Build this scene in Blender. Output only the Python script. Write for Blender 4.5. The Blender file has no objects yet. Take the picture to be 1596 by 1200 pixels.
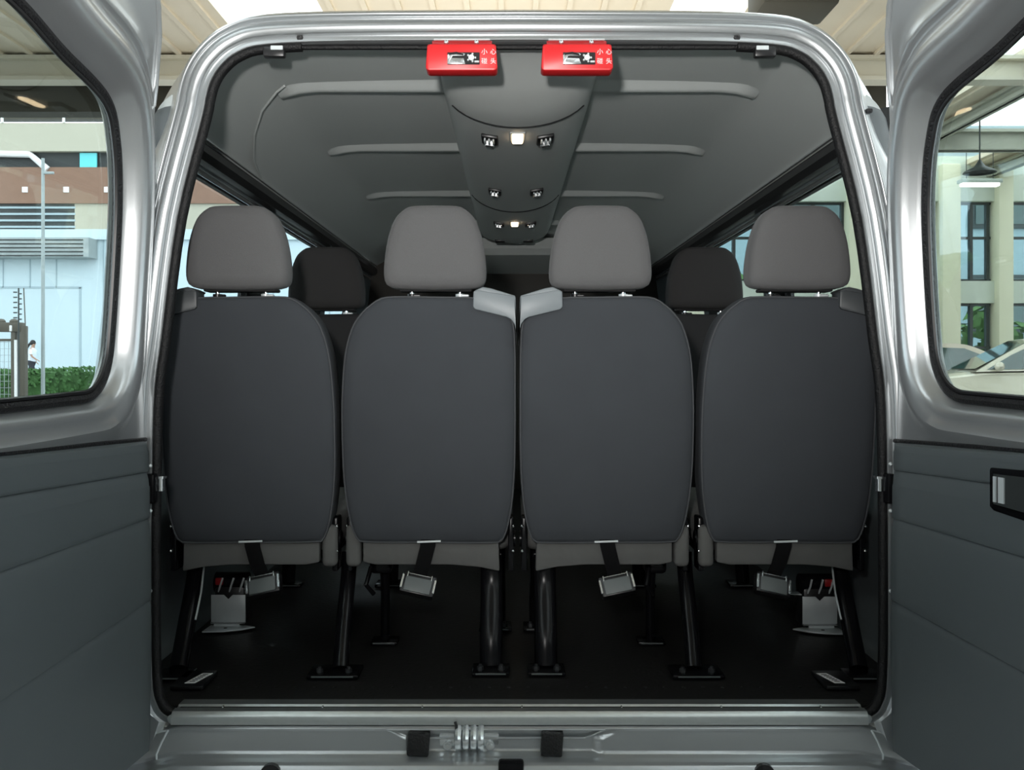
import bpy, bmesh, math, random
from mathutils import Vector, Matrix
random.seed(4)
C = bpy.context.scene.collection
PI = math.pi
F = 1480.0                       # focal length in pixels of the 1596 px wide frame
EX, EY, EZ = -0.02, -2.0, 1.34   # camera
GZ = 0.33                        # hall floor height

def W(px, py, y):
    """world point seen at pixel (px, py) at depth y"""
    d = y - EY
    return Vector((EX + (px - 795) / F * d, y, EZ - (py - 570) / F * d))

# ------------------------------------------------------------------ materials
MATS = {}
def mat(name, col, rough=0.5, metal=0.0, spec=0.5, noise=None, bump=None, coat=0.0, emit=None, estr=0.0, sheen=0.0, aniso=None):
    m = bpy.data.materials.new(name); m.use_nodes = True
    nt = m.node_tree; b = nt.nodes['Principled BSDF']
    b.inputs['Base Color'].default_value = (*col, 1)
    b.inputs['Roughness'].default_value = rough
    b.inputs['Metallic'].default_value = metal
    b.inputs['Specular IOR Level'].default_value = spec
    b.inputs['Coat Weight'].default_value = coat
    b.inputs['Sheen Weight'].default_value = sheen
    if emit:
        b.inputs['Emission Color'].default_value = (*emit, 1)
        b.inputs['Emission Strength'].default_value = estr
    tc = nt.nodes.new('ShaderNodeTexCoord')
    if noise:
        sc, amt = noise
        n = nt.nodes.new('ShaderNodeTexNoise'); n.inputs['Scale'].default_value = sc; n.inputs['Detail'].default_value = 5
        nt.links.new(tc.outputs['Object'], n.inputs['Vector'])
        mx = nt.nodes.new('ShaderNodeMix'); mx.data_type = 'RGBA'
        mx.inputs[6].default_value = (*[c * (1 - amt) for c in col], 1)
        mx.inputs[7].default_value = (*[min(1, c * (1 + amt)) for c in col], 1)
        nt.links.new(n.outputs['Fac'], mx.inputs[0]); nt.links.new(mx.outputs[2], b.inputs['Base Color'])
    if bump:
        sc, st = bump
        n2 = nt.nodes.new('ShaderNodeTexNoise'); n2.inputs['Scale'].default_value = sc; n2.inputs['Detail'].default_value = 3
        nt.links.new(tc.outputs['Object'], n2.inputs['Vector'])
        bp = nt.nodes.new('ShaderNodeBump'); bp.inputs['Strength'].default_value = st; bp.inputs['Distance'].default_value = 0.01
        nt.links.new(n2.outputs['Fac'], bp.inputs['Height']); nt.links.new(bp.outputs['Normal'], b.inputs['Normal'])
    MATS[name] = m
    return m

def glass_mat(name, tint=(0.9, 0.95, 0.95), refl=0.10):
    m = bpy.data.materials.new(name); m.use_nodes = True
    nt = m.node_tree; nt.nodes.clear()
    o = nt.nodes.new('ShaderNodeOutputMaterial'); t = nt.nodes.new('ShaderNodeBsdfTransparent')
    g = nt.nodes.new('ShaderNodeBsdfGlossy'); mx = nt.nodes.new('ShaderNodeMixShader')
    t.inputs[0].default_value = (*tint, 1); g.inputs['Roughness'].default_value = 0.02
    lw = nt.nodes.new('ShaderNodeLayerWeight'); lw.inputs[0].default_value = 0.25
    mp = nt.nodes.new('ShaderNodeMath'); mp.operation = 'MULTIPLY'; mp.inputs[1].default_value = refl / 0.3
    mn = nt.nodes.new('ShaderNodeMath'); mn.operation = 'MINIMUM'; mn.inputs[1].default_value = 0.6
    nt.links.new(lw.outputs['Fresnel'], mp.inputs[0]); nt.links.new(mp.outputs[0], mn.inputs[0])
    nt.links.new(mn.outputs[0], mx.inputs[0]); nt.links.new(t.outputs[0], mx.inputs[1]); nt.links.new(g.outputs[0], mx.inputs[2])
    nt.links.new(mx.outputs[0], o.inputs[0])
    MATS[name] = m
    return m

M_silver = mat('silver_paint', (0.50, 0.52, 0.53), 0.30, 0.75, coat=0.35, noise=(900, 0.05))
M_trim = mat('grey_trim_plastic', (0.100, 0.116, 0.122), 0.5, bump=(700, 0.06))
M_head = mat('headliner', (0.55, 0.58, 0.57), 0.75, bump=(400, 0.05))
M_duct = mat('duct_plastic', (0.50, 0.52, 0.51), 0.6, bump=(500, 0.05))
M_rail = mat('dark_rail', (0.02, 0.021, 0.022), 0.35)
M_rubber = mat('black_rubber', (0.008, 0.008, 0.009), 0.45, bump=(220, 0.4))
M_seal = mat('door_seal_rubber', (0.006, 0.006, 0.0065), 0.5, bump=(260, 0.25), spec=0.3)
M_floor = mat('black_vinyl', (0.016, 0.0155, 0.015), 0.38, bump=(90, 0.10), spec=0.35)
M_alu = mat('scuff_aluminium', (0.66, 0.69, 0.68), 0.35, 0.9, noise=(60, 0.08))
M_zinc = mat('zinc_steel', (0.82, 0.85, 0.86), 0.24, 0.9, noise=(40, 0.12))
M_zplate = mat('zinc_bracket', (0.72, 0.77, 0.78), 0.45, 0.3, noise=(30, 0.10))
M_dbolt = mat('dark_bolt', (0.10, 0.105, 0.11), 0.3, 0.7)
M_chrome = mat('chrome', (0.8, 0.82, 0.82), 0.12, 1.0)
M_black = mat('black_enamel', (0.005, 0.005, 0.006), 0.25, spec=0.22)
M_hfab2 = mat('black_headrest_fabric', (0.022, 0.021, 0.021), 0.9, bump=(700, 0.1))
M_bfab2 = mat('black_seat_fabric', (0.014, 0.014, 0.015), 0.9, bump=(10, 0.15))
M_bplas = mat('black_plastic', (0.012, 0.012, 0.013), 0.35)
M_hfab = mat('headrest_fabric', (0.118, 0.117, 0.119), 0.9, noise=(700, 0.16), bump=(900, 0.15), sheen=0.1)
M_bfab = mat('seat_fabric', (0.042, 0.047, 0.054), 0.9, noise=(9, 0.10), bump=(5, 0.6))
M_pipe = mat('seat_piping', (0.062, 0.066, 0.072), 0.8)
M_cfab = mat('cushion_fabric', (0.105, 0.106, 0.103), 0.9, noise=(20, 0.12), bump=(14, 0.25))
M_cover = mat('belt_guide_plastic', (0.20, 0.225, 0.24), 0.45)
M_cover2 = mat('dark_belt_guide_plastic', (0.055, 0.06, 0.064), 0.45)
M_buck = mat('belt_box_plastic', (0.13, 0.145, 0.145), 0.45)
M_red = mat('red_plastic', (0.70, 0.018, 0.022), 0.38)
M_dred = mat('red_flange', (0.36, 0.012, 0.014), 0.35, coat=0.3)
M_white = mat('white_print', (0.85, 0.85, 0.85), 0.6)
M_lamp = mat('dome_lamp_lens', (1.0, 0.85, 0.65), 0.4, emit=(1.0, 0.72, 0.45), estr=5.0)
M_strap = mat('black_webbing', (0.005, 0.005, 0.0055), 0.9, spec=0.15)
M_sticker = mat('sticker_paper', (0.92, 0.91, 0.90), 0.6, noise=(120, 0.2))
M_bulk = mat('cab_trim', (0.05, 0.046, 0.04), 0.7)
M_glass = glass_mat('door_glass', (0.88, 0.92, 0.91), 0.07)
M_sglass = glass_mat('side_glass', (0.80, 0.88, 0.88), 0.08)
M_cream = mat('cream_deck', (0.74, 0.66, 0.52), 0.7, noise=(1.3, 0.10))
M_beam = mat('cream_beam', (0.72, 0.68, 0.56), 0.6, noise=(1.0, 0.08))
M_greybeam = mat('grey_beam', (0.42, 0.43, 0.36), 0.6, noise=(1.0, 0.08))
M_fascia = mat('dark_fascia', (0.055, 0.05, 0.035), 0.7, noise=(0.6, 0.2))
M_hfloor = mat('hall_tiles', (0.30, 0.30, 0.29), 0.35, noise=(1.2, 0.1))
M_wallw = mat('pale_wall', (0.62, 0.68, 0.60), 0.7, noise=(0.7, 0.06))
M_hwall = mat('grey_hall_wall', (0.13, 0.135, 0.135), 0.7, noise=(0.7, 0.06))
M_column = mat('cream_column', (0.74, 0.74, 0.56), 0.7, noise=(0.7, 0.06))
M_band = mat('grey_green_band', (0.50, 0.56, 0.50), 0.6)
M_wframe = mat('dark_window_frame', (0.04, 0.05, 0.05), 0.4)
M_tube = mat('lamp_tube', (1, 1, 1), 0.4, emit=(1, 1, 0.95), estr=6.0)
M_brick = mat('brown_brick', (0.25, 0.145, 0.10), 0.8, noise=(3.0, 0.12))
M_pcream = mat('cream_panel', (0.46, 0.44, 0.35), 0.7, noise=(0.5, 0.06))
M_cwall = mat('pale_blue_cladding', (0.54, 0.66, 0.71), 0.35, noise=(0.25, 0.05))
M_joint = mat('cladding_joint', (0.36, 0.46, 0.50), 0.5)
M_awn = mat('awning_sheet', (0.34, 0.39, 0.39), 0.5, noise=(2, 0.2))
M_dark = mat('dark_recess', (0.03, 0.035, 0.035), 0.6)
M_teal = mat('teal_panel', (0.12, 0.62, 0.66), 0.4)
M_hedge = mat('hedge_green', (0.045, 0.13, 0.03), 0.8, noise=(3, 0.5))
M_tree = mat('tree_green', (0.10, 0.20, 0.05), 0.8, noise=(2, 0.5))
M_gate = mat('gate_brown', (0.085, 0.075, 0.055), 0.6)
M_carw = mat('car_champagne', (0.72, 0.68, 0.55), 0.25, 0.15, coat=0.6)
M_carg = mat('car_beige', (0.55, 0.48, 0.38), 0.3, 0.2, coat=0.5)
M_carwin = mat('car_window', (0.02, 0.06, 0.055), 0.06, 0.0, spec=0.8, coat=0.6)
M_tyre = mat('tyre', (0.012, 0.012, 0.012), 0.7)
M_skin = mat('skin', (0.42, 0.25, 0.17), 0.6)
M_shirt = mat('white_shirt', (0.75, 0.82, 0.92), 0.8)
M_skirt = mat('dark_shorts', (0.02, 0.022, 0.03), 0.8)
M_hair = mat('dark_hair', (0.01, 0.009, 0.009), 0.6)
M_sky = glass_mat('skylight_sheet', (0.97, 0.98, 0.96), 0.03)

# ------------------------------------------------------------------ builder
class MB:
    def __init__(s):
        s.bm = bmesh.new()
    def add(s, verts, faces):
        vs = [s.bm.verts.new(v) for v in verts]
        out = []
        for f in faces:
            ids = []
            for i in f:
                if i not in ids: ids.append(i)
            if len(ids) > 2:
                try: out.append(s.bm.faces.new([vs[i] for i in ids]))
                except ValueError: pass
        return vs
    def box(s, c, d, r=0.0, seg=2, rot=None):
        b = bmesh.new(); bmesh.ops.create_cube(b, size=1)
        for v in b.verts: v.co = Vector((v.co.x * d[0], v.co.y * d[1], v.co.z * d[2]))
        if r > 0:
            bmesh.ops.bevel(b, geom=list(b.edges), offset=min(r, min(d) * .49), segments=seg, profile=0.5, affect='EDGES')
        mt = Matrix.Translation(c)
        if rot is not None: mt = mt @ rot.to_4x4()
        b.verts.ensure_lookup_table()
        s.add([mt @ v.co for v in b.verts], [[v.index for v in f.verts] for f in b.faces]); b.free()
        return s
    def loft(s, rows, cu=True, cap0=False, cap1=False):
        n = len(rows[0]); vs = [p for r in rows for p in r]; fs = []
        for i in range(len(rows) - 1):
            for j in range(n if cu else n - 1):
                k = (j + 1) % n
                fs.append((i * n + j, i * n + k, (i + 1) * n + k, (i + 1) * n + j))
        if cap0: fs.append(tuple(range(n))[::-1])
        if cap1: fs.append(tuple((len(rows) - 1) * n + j for j in range(n)))
        s.add(vs, fs); return s
    def tube(s, pts, r, n=8, closed=False, flat=None, caps=True):
        pts = [Vector(p) for p in pts]; m = len(pts); rows = []
        up = None
        for i, p in enumerate(pts):
            a = pts[(i - 1) % m] if (closed or i > 0) else p
            b = pts[(i + 1) % m] if (closed or i < m - 1) else p
            t = (b - a).normalized()
            if up is None: up = Vector((0, 0, 1)) if abs(t.z) < .9 else Vector((1, 0, 0))
            x = up - t * up.dot(t)
            if x.length < 1e-4: x = Vector((1, 0, 0)) - t * t.x
            x.normalize(); y = t.cross(x); up = x
            ri = r[i] if isinstance(r, (list, tuple)) else r
            f = flat or (1, 1)
            rows.append([p + x * math.cos(2 * PI * k / n) * ri * f[0] + y * math.sin(2 * PI * k / n) * ri * f[1] for k in range(n)])
        if closed: rows.append(rows[0])
        s.loft(rows, True, caps and not closed, caps and not closed); return s
    def cyl(s, a, b, r, n=16, r2=None):
        return s.tube([a, b], [r, r if r2 is None else r2], n)
    def sphere(s, c, rad, nu=16, nv=10, e=1.0):
        c = Vector(c); rad = rad if isinstance(rad, (tuple, list)) else (rad,) * 3
        def pw(v): return math.copysign(abs(v) ** e, v)
        rows = []
        for i in range(nv + 1):
            t = -PI / 2 + PI * i / nv
            rows.append([c + Vector((rad[0] * pw(math.cos(t)) * pw(math.cos(2 * PI * j / nu)), rad[1] * pw(math.cos(t)) * pw(math.sin(2 * PI * j / nu)), rad[2] * pw(math.sin(t)))) for j in range(nu)])
        s.loft(rows, True); return s
    def prism(s, pts, vec, r=0):
        """closed polygon pts extruded by vec, optional edge bevel"""
        b = bmesh.new(); vec = Vector(vec)
        a = [b.verts.new(Vector(p)) for p in pts]; f = b.faces.new(a)
        g = bmesh.ops.extrude_face_region(b, geom=[f])
        for v in g['geom']:
            if isinstance(v, bmesh.types.BMVert): v.co += vec
        bmesh.ops.recalc_face_normals(b, faces=list(b.faces))
        if r > 0: bmesh.ops.bevel(b, geom=list(b.edges), offset=r, segments=2, profile=0.5, affect='EDGES')
        b.verts.index_update()
        s.add([v.co.copy() for v in b.verts], [[v.index for v in f.verts] for f in b.faces]); b.free()
        return s
    def build(s, name, m, parent=None, smooth=True, ang=38, loc=None, weld=True):
        if weld: bmesh.ops.remove_doubles(s.bm, verts=list(s.bm.verts), dist=1e-5)
        bmesh.ops.recalc_face_normals(s.bm, faces=list(s.bm.faces))
        me = bpy.data.meshes.new(name); s.bm.to_mesh(me); s.bm.free()
        ms = m if isinstance(m, list) else [m]
        for k in ms: me.materials.append(k)
        if smooth:
            me.shade_smooth(); me.set_sharp_from_angle(angle=math.radians(ang))
        o = bpy.data.objects.new(name, me); C.objects.link(o)
        if parent: o.parent = parent
        if loc: o.location = loc
        return o

def empty(name, loc=(0, 0, 0)):
    o = bpy.data.objects.new(name, None); C.objects.link(o); o.location = loc; o.empty_display_size = .1
    return o
def tag(o, label=None, cat=None, group=None, kind=None):
    if label: o['label'] = label
    if cat: o['category'] = cat
    if group: o['group'] = group
    if kind: o['kind'] = kind
    return o
def struct(o, label, cat=None):
    return tag(o, label, cat or 'building', None, 'structure')

def cr(pts, per=6, closed=False):
    """Catmull-Rom through pts (tuples)"""
    n = len(pts); out = []
    rng = range(n) if closed else range(n - 1)
    for i in rng:
        p1 = pts[i]; p2 = pts[(i + 1) % n]
        p0 = pts[(i - 1) % n] if (closed or i > 0) else tuple(2 * a - b for a, b in zip(p1, p2))
        p3 = pts[(i + 2) % n] if (closed or i < n - 2) else tuple(2 * b - a for a, b in zip(p1, p2))
        for k in range(per):
            t = k / per
            out.append(tuple(0.5 * (2 * b + (c - a) * t + (2 * a - 5 * b + 4 * c - d) * t * t + (3 * b - a - 3 * c + d) * t ** 3) for a, b, c, d in zip(p0, p1, p2, p3)))
    if not closed: out.append(tuple(pts[-1]))
    return out
def resample(poly, n):
    pts = [Vector(p) for p in poly]; m = len(pts)
    L = [0]
    for i in range(m): L.append(L[-1] + (pts[(i + 1) % m] - pts[i]).length)
    out = []; j = 0
    for k in range(n):
        d = L[-1] * k / n
        while L[j + 1] < d: j += 1
        t = (d - L[j]) / max(1e-9, L[j + 1] - L[j])
        out.append(pts[j].lerp(pts[(j + 1) % m], t))
    return out
def normals2(p, closed=True, sign=1):
    n = len(p); out = []
    for i in range(n):
        a = p[(i - 1) % n] if (closed or i > 0) else p[i]
        b = p[(i + 1) % n] if (closed or i < n - 1) else p[i]
        t = Vector((b[0] - a[0], b[1] - a[1])).normalized()
        out.append(Vector((t.y, -t.x)) * sign)
    return out
def area2(p):
    return sum(p[i][0] * p[(i + 1) % len(p)][1] - p[(i + 1) % len(p)][0] * p[i][1] for i in range(len(p))) / 2

# ================================================================== MINIBUS
bus = empty('minibus', (0, 0, 0))
tag(bus, 'silver minibus with its rear doors open, grey headliner and black floor', 'minibus')

O16 = [(.70, .600), (.738, .608), (.758, .632), (.768, .69), (.77, .90), (.765, 1.25), (.748, 1.40), (.715, 1.65), (.663, 1.86), (.655, 1.90), (.645, 1.935), (.625, 1.967), (.59, 1.995), (.53, 2.011), (.35, 2.018), (0, 2.02)]
I16 = [(.70, .600), (.80, .605), (.88, .62), (.902, .69), (.905, .90), (.90, 1.25), (.885, 1.40), (.86, 1.65), (.835, 1.86), (.82, 1.905), (.79, 1.935), (.72, 1.975), (.64, 2.012), (.56, 2.034), (.35, 2.040), (0, 2.042)]
E16 = [(.75, .42), (.90, .43), (.97, .45), (.985, .55), (.99, .90), (.975, 1.25), (.96, 1.40), (.93, 1.65), (.878, 1.86), (.862, 1.91), (.842, 1.965), (.80, 2.03), (.735, 2.078), (.60, 2.115), (.35, 2.145), (0, 2.155)]
PER = 4
def prof(P):
    h = cr(P, PER)                              # right half, bottom -> top
    h = [(max(x, 0), z) for x, z in h]
    return h + [(-x, z) for x, z in h[-2::-1]]
O, I, E = prof(O16), prof(I16), prof(E16)
NP = len(O)
On = normals2(O, False, 1)
def off(P, Nn, o): return [(p[0] + n.x * o, p[1] + n.y * o) for p, n in zip(P, Nn)]
def row(P, y): return [Vector((p[0], y, p[1])) for p in P]

# --- opening frame (painted channel round the door opening)
fr = [(.001, .03), (.0015, -.008), (.003, -.0125), (.006, -.0128), (.0150, -.0100), (.0165, -.0125), (.0175, -.0175), (.0195, -.0200), (.027, -.0225), (.0345, -.0248), (.0358, -.0236), (.0366, -.014), (.0385, -.010), (.0405, -.011), (.0418, -.0145), (.0435, -.0158), (.0452, -.0150), (.0465, -.007), (.049, -.003), (.0535, -.003), (.0555, -.008), (.0572, -.0112), (.0600, -.0122), (.0620, -.0112), (.066, -.005), (.0705, .002), (.074, .014)]
m = MB(); m.loft([row(off(O, On, o), y) for o, y in fr], False)
m.build('door_opening_frame', M_silver, bus, ang=60)
# --- outer shell
SIDE_J = [i for i, p in enumerate(E) if 5 * PER <= i < 8 * PER or NP - 1 - 8 * PER <= i < NP - 1 - 5 * PER]
YS = [.25, .34, .80, 1.24, 1.32, 1.8, 2.24, 2.34, 2.8, 3.2, 3.3, 3.9]
WINY = [(.34, 1.24), (1.32, 2.24), (2.34, 3.2)]
def inwin(y0, y1): return any(a - 1e-6 <= y0 and y1 <= b + 1e-6 for a, b in WINY)
oo = off(O, On, .074)
rows = []; ys = []
for k in range(9):
    a = k / 8 * PI / 2
    def ex(z): u = min(1, max(0, (z - 1.55) / .35)); u = u * u * (3 - 2 * u); return math.sin(a) * (1 - u) + (1 - math.cos(a)) * u
    rows.append([Vector((p[0] + (e[0] - p[0]) * ex(p[1]), .014 + .236 * (1 - math.cos(a)), p[1] + (e[1] - p[1]) * (1 - math.cos(a)))) for p, e in zip(oo, E)]); ys.append(.014 + .236 * (1 - math.cos(a)))
for y in YS[1:]: rows.append(row(E, y)); ys.append(y)
def grid_with_windows(mb, rows, ys):
    n = len(rows[0]); fs = []
    for i in range(len(rows) - 1):
        for j in range(n - 1):
            if j in SIDE_J and inwin(ys[i], ys[i + 1]): continue
            fs.append((i * n + j, i * n + j + 1, (i + 1) * n + j + 1, (i + 1) * n + j))
    mb.add([p for r in rows for p in r], fs)
m = MB(); grid_with_windows(m, rows, ys)
m.add(row(E, 3.9), [tuple(range(NP))])
m.build('body_shell', M_silver, bus, ang=50)
# --- interior lining: lower walls (trim) and headliner from one profile
rows = []; ys = []
oi = off(O, On, .001)
for k in range(7):
    a = k / 6 * PI / 2
    y = .03 + .13 * (1 - math.cos(a))
    rows.append([Vector((p[0] + (e[0] - p[0]) * math.sin(a), y, p[1] + (e[1] - p[1]) * math.sin(a))) for p, e in zip(oi, I)]); ys.append(y)
for y in [.25, .34, .55, .80, 1.0, 1.24, 1.32, 1.8, 2.24, 2.34, 2.8, 3.2, 3.3, 3.6]: rows.append(row(I, y)); ys.append(y)
JR = 9 * PER                                     # profile index of the rail
def strip(j0, j1):
    mb = MB(); fs = []; n = NP
    for i in range(len(rows) - 1):
        for j in range(j0, j1):
            if j in SIDE_J and inwin(ys[i], ys[i + 1]): continue
            fs.append((i * n + j, i * n + j + 1, (i + 1) * n + j + 1, (i + 1) * n + j))
    used = sorted({k for f in fs for k in f}); mp = {k: q for q, k in enumerate(used)}
    flat = [p for r in rows for p in r]
    mb.add([flat[k] for k in used], [tuple(mp[k] for k in f) for f in fs])
    return mb
strip(0, JR).build('side_trim', M_trim, bus, ang=60)
strip(NP - 1 - JR, NP - 1).build('side_trim', M_trim, bus, ang=60)
strip(JR, NP - 1 - JR).build('headliner', M_head, bus, ang=60)
# --- window reveals and panes
for side in (1, -1):
    for a, b in WINY:
        m = MB()
        js = list(range(5 * PER, 8 * PER + 1))
        for y in (a, b):
            m.loft([[Vector((side * I[j][0], y, I[j][1])) for j in js], [Vector((side * E[j][0], y, E[j][1])) for j in js]], False)
        for j in (js[0], js[-1]):
            m.add([Vector((side * I[j][0], a, I[j][1])), Vector((side * I[j][0], b, I[j][1])), Vector((side * E[j][0], b, E[j][1])), Vector((side * E[j][0], a, E[j][1]))], [(0, 1, 2, 3)])
        # rubber border
        lp = [Vector((side * (E[j][0] - .012), a + .02, E[j][1])) for j in js] + [Vector((side * (E[j][0] - .012), b - .02, E[j][1])) for j in js[::-1]]
        wf = m.build('side_window_frame', M_bplas, bus, ang=30)
        m = MB(); m.tube(lp, .016, 8, True); m.build('window_rubber', M_rubber, wf)
        m = MB(); m.loft([[Vector((side * (E[j][0] - .010), a, E[j][1])) for j in js], [Vector((side * (E[j][0] - .010), b, E[j][1])) for j in js]], False)
        m.build('window_pane', M_sglass, wf)
# --- long dark rails over the side windows
for side in (1, -1):
    m = MB()
    sec = [(.835, 1.865), (.80, 1.868), (.788, 1.885), (.790, 1.905), (.800, 1.917), (.822, 1.921), (.835, 1.90)]
    ys2 = [.13, .2, .5, 1, 1.6, 2.2, 2.8, 3.3, 3.55]
    m.loft([[Vector((side * (x + .008), y, z)) for x, z in sec] for y in ys2], True, True, True)
    r = m.build('window_rail', M_rail, bus, ang=25)
    m = MB(); m.tube([Vector((side * .802, y, 1.922)) for y in ys2], .004, 6)
    m.build('bright_bead', M_zinc, r)
    m = MB(); m.tube([Vector((side * .83, y, 1.845)) for y in ys2], .007, 8)
    m.build('curtain_rod', M_zinc, r)
    for y in (1.28, 2.29):
        m = MB(); m.box((side * .835, y, 1.80), (.03, .07, .06), .01); m.build('curtain_hook', M_chrome if (side > 0 and y > 2) else M_bplas, r)
# --- moulded roof ribs (left and right of the duct)
for Y, zt in ((.37, 2.028), (1.03, 2.030), (1.84, 2.032), (2.62, 2.032)):
    for side in (1, -1):
        x0, x1 = .13, .60
        m = MB(); rws = []
        xs = [x0, .2, .3, .4, .5, .545, .57, .59, .605]
        for x in xs:
            e = max(0, (x - .53) / .075)
            dz = .021 * (1 - e ** 2 * .85)
            w = .085 * (1 - .3 * e)
            yc = Y + .05 * e ** 2
            base = 2.045 - .02 * e
            rws.append([Vector((side * x, yc + dy * w, base - dd * dz)) for dy, dd in ((-.75, -.1), (-.62, .02), (-.50, .16), (-.30, .50), (-.12, .88), (-.04, .98), (.04, 1.0), (.25, .85), (.45, .4), (.6, -.1))])
        m.loft(rws, False)
        m.build('roof_rib', M_head, bus, ang=50)
# seam of the rear quarter lining
m = MB(); m.tube([Vector((-x, y, z - .002)) for x, y, z in ((.575, .335, 2.03), (.60, .36, 2.022), (.66, .45, 2.0), (.72, .60, 1.973), (.77, .78, 1.944), (.80, .98, 1.925))], .003, 6)
m.build('lining_seam', M_head, bus)
# --- central air duct
m = MB(); rws = []
def ductsec(y):
    t = (y - .02) / 3.0
    w = .185 - .012 * max(0, t); u_ = min(1, max(0, (y - .025) / .34)); h = .022 + .064 * u_ * u_ * (3 - 2 * u_) + .012 * math.sin(min(1, max(0, t)) * PI)
    if y > 2.75: h *= max(.25, 1 - ((y - 2.75) / .32) ** 2); w *= max(.55, 1 - ((y - 2.75) / .5) ** 2)
    return [Vector((w * math.sin(a) if abs(a) < 1.4 else math.copysign(w, a), y, 2.044 - h * (math.cos(a) ** .7 if abs(a) < PI / 2 - .01 else 0))) for a in [(-PI / 2) + PI * k / 20 for k in range(21)]]
yl = [.028, .06, .1, .15, .2, .3, .4, .7, 1.0, 1.3, 1.6, 1.9, 2.2, 2.5, 2.7, 2.8, 2.9, 2.98, 3.04]
m.loft([ductsec(y) for y in yl], False); m.add(ductsec(3.04), [tuple(range(21))]); m.add(ductsec(.028), [tuple(range(21))])
duct = m.build('air_duct', M_duct, bus, ang=50)
def ductz(x, y):
    s = ductsec(y)
    for a, b in zip(s, s[1:]):
        if a.x <= x <= b.x: return a.z + (b.z - a.z) * (x - a.x) / max(1e-6, b.x - a.x)
    return 2.044
for ys_, cv_ in ((.44, .06), (1.74, .10)):
    m = MB(); pts = []
    for k in range(25):
        x = -.165 + .33 * k / 24
        y = ys_ - cv_ * (x / .165) ** 2
        pts.append(Vector((x, y, ductz(x, y) - .0005)))
    m.tube(pts, .0028, 6); m.build('duct_seam', M_rail, duct)
def louvre(x, y, w, l, tone):
    """directional air vent set in the duct"""
    z = ductz(x, y); sl = (ductz(x + .01, y) - ductz(x - .01, y)) / .02
    rot = Matrix.Rotation(-math.atan(sl), 3, 'Y')
    m = MB(); m.box((x, y, z - .002), (w, l, .012), .004, 2, rot); v = m.build('air_vent', M_bplas, duct)
    m = MB()
    for k in (-1, 0, 1): m.box(Vector((x, y, z)) + rot @ Vector((k * w * .25, -l * .1, -.010)), (w * .10, l * .55, .010), .002, 1, rot)
    m.build('vent_louvre', tone, v)
    m = MB(); m.box(Vector((x, y, z)) + rot @ Vector((0, l * .38, -.010)), (w * .55, l * .16, .010), .002, 1, rot); m.build('vent_tab', M_zinc, v)
for sx in (-1, 1):
    louvre(sx * .075, .58, .046, .085, M_zplate); louvre(sx * .073, 1.33, .046, .085, M_zinc); louvre(sx * .068, 2.10, .046, .085, M_zinc)
    m = MB(); m.box((sx * .07, 2.72, ductz(sx * .07, 2.72)), (.05, .06, .012), .004); m.build('duct_slot', M_bplas, duct)
for y in (.54, 2.05):
    z = ductz(0, y)
    m = MB(); m.box((0, y, z), (.040, .098, .004), .0015); b = m.build('lamp_bezel', M_duct, duct)
    m = MB(); m.box((0, y, z - .004), (.030, .085, .012), .005, 3); l = m.build('dome_lamp', M_lamp, duct); l['label'] = 'small lit dome lamp'
# --- dark cab end
m = MB(); m.box((0, 3.62, 1.28), (1.80, .08, 1.36), .02); m.build('cab_bulkhead', M_bulk, bus)
m = MB()
sec = [(3.05, 2.02), (3.02, 1.96), (3.06, 1.93), (3.4, 1.90), (3.58, 1.88), (3.58, 2.03)]
m.loft([[Vector((x, y, z)) for y, z in sec] for x in (-.55, -.3, 0, .3, .55)], True, True, True); m.build('cab_shelf', M_duct, bus, ang=30)
# --- floor
m = MB(); m.box((0, 1.83, .607), (1.79, 3.62, .02), .003); fl = m.build('floor_mat', M_floor, bus)
for k in range(34):
    m = MB(); m.sphere((-.72 + k * 1.44 / 33, .135, .617), (.005, .005, .002), 8, 4); m.build('mat_stud', M_rubber, fl)
# --- sill: scuff plate
m = MB()
sec = [(.045, .6175), (.045, .622), (.012, .623), (.008, .6195), (-.006, .6195), (-.009, .623), (-.026, .622), (-.031, .618), (-.034, .612), (-.036, .597), (-.030, .596), (-.02, .600), (.045, .600)]
m.loft([[Vector((x, y, z)) for y, z in sec] for x in (-.722, -.715, 0, .715, .722)], True, True, True)
sp = m.build('sill_plate', M_alu, bus, ang=25)
for k in range(7):
    m = MB(); m.box((-.625 + k * 1.26 / 6, .001, .6215), (.004, .010, .003), .001, 1); m.build('plate_screw', M_zinc, sp)
m = MB(); m.box((0, .001, .620), (1.43, .008, .0012)); m.build('plate_groove', M_dark, sp)
# --- rear lower body panel with the latch pocket
xs = [-.97, -.9, -.82, -.745, -.73, -.70, -.6, -.5, -.4, -.32] + [-.30 + .005 * k for k in range(109)] + [.26, .32, .4, .5, .6, .7] + [.73, .745, .82, .9, .97]
secp = [(-.010, .598), (-.036, .5945), (-.040, .592), (-.042, .586), (-.044, .572), (-.046, .560), (-.048, .549), (-.051, .543), (-.060, .539), (-.074, .536), (-.082, .532), (-.086, .524), (-.087, .50), (-.087, .45), (-.085, .40)]
def sst(u):
    u = min(1, max(0, u)); return u * u * (3 - 2 * u)
def pocket(x, z):
    if z > .5895 or z < .540: return 0
    t = (.5895 - z) / .0495
    a, b = -.262 + .038 * sst(t / .45), .200 - .040 * sst(t / .45)
    k = sst((x - a + .012) / .024) * sst((b - x + .012) / .024)
    return .010 * k * min(1, t / .31) * sst((1 - t) / .12)
m = MB()
rws = []
secf = []
for a, b in zip(secp, secp[1:]):
    for k in range(5): secf.append((a[0] + (b[0] - a[0]) * k / 5, a[1] + (b[1] - a[1]) * k / 5))
secf.append(secp[-1])
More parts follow.
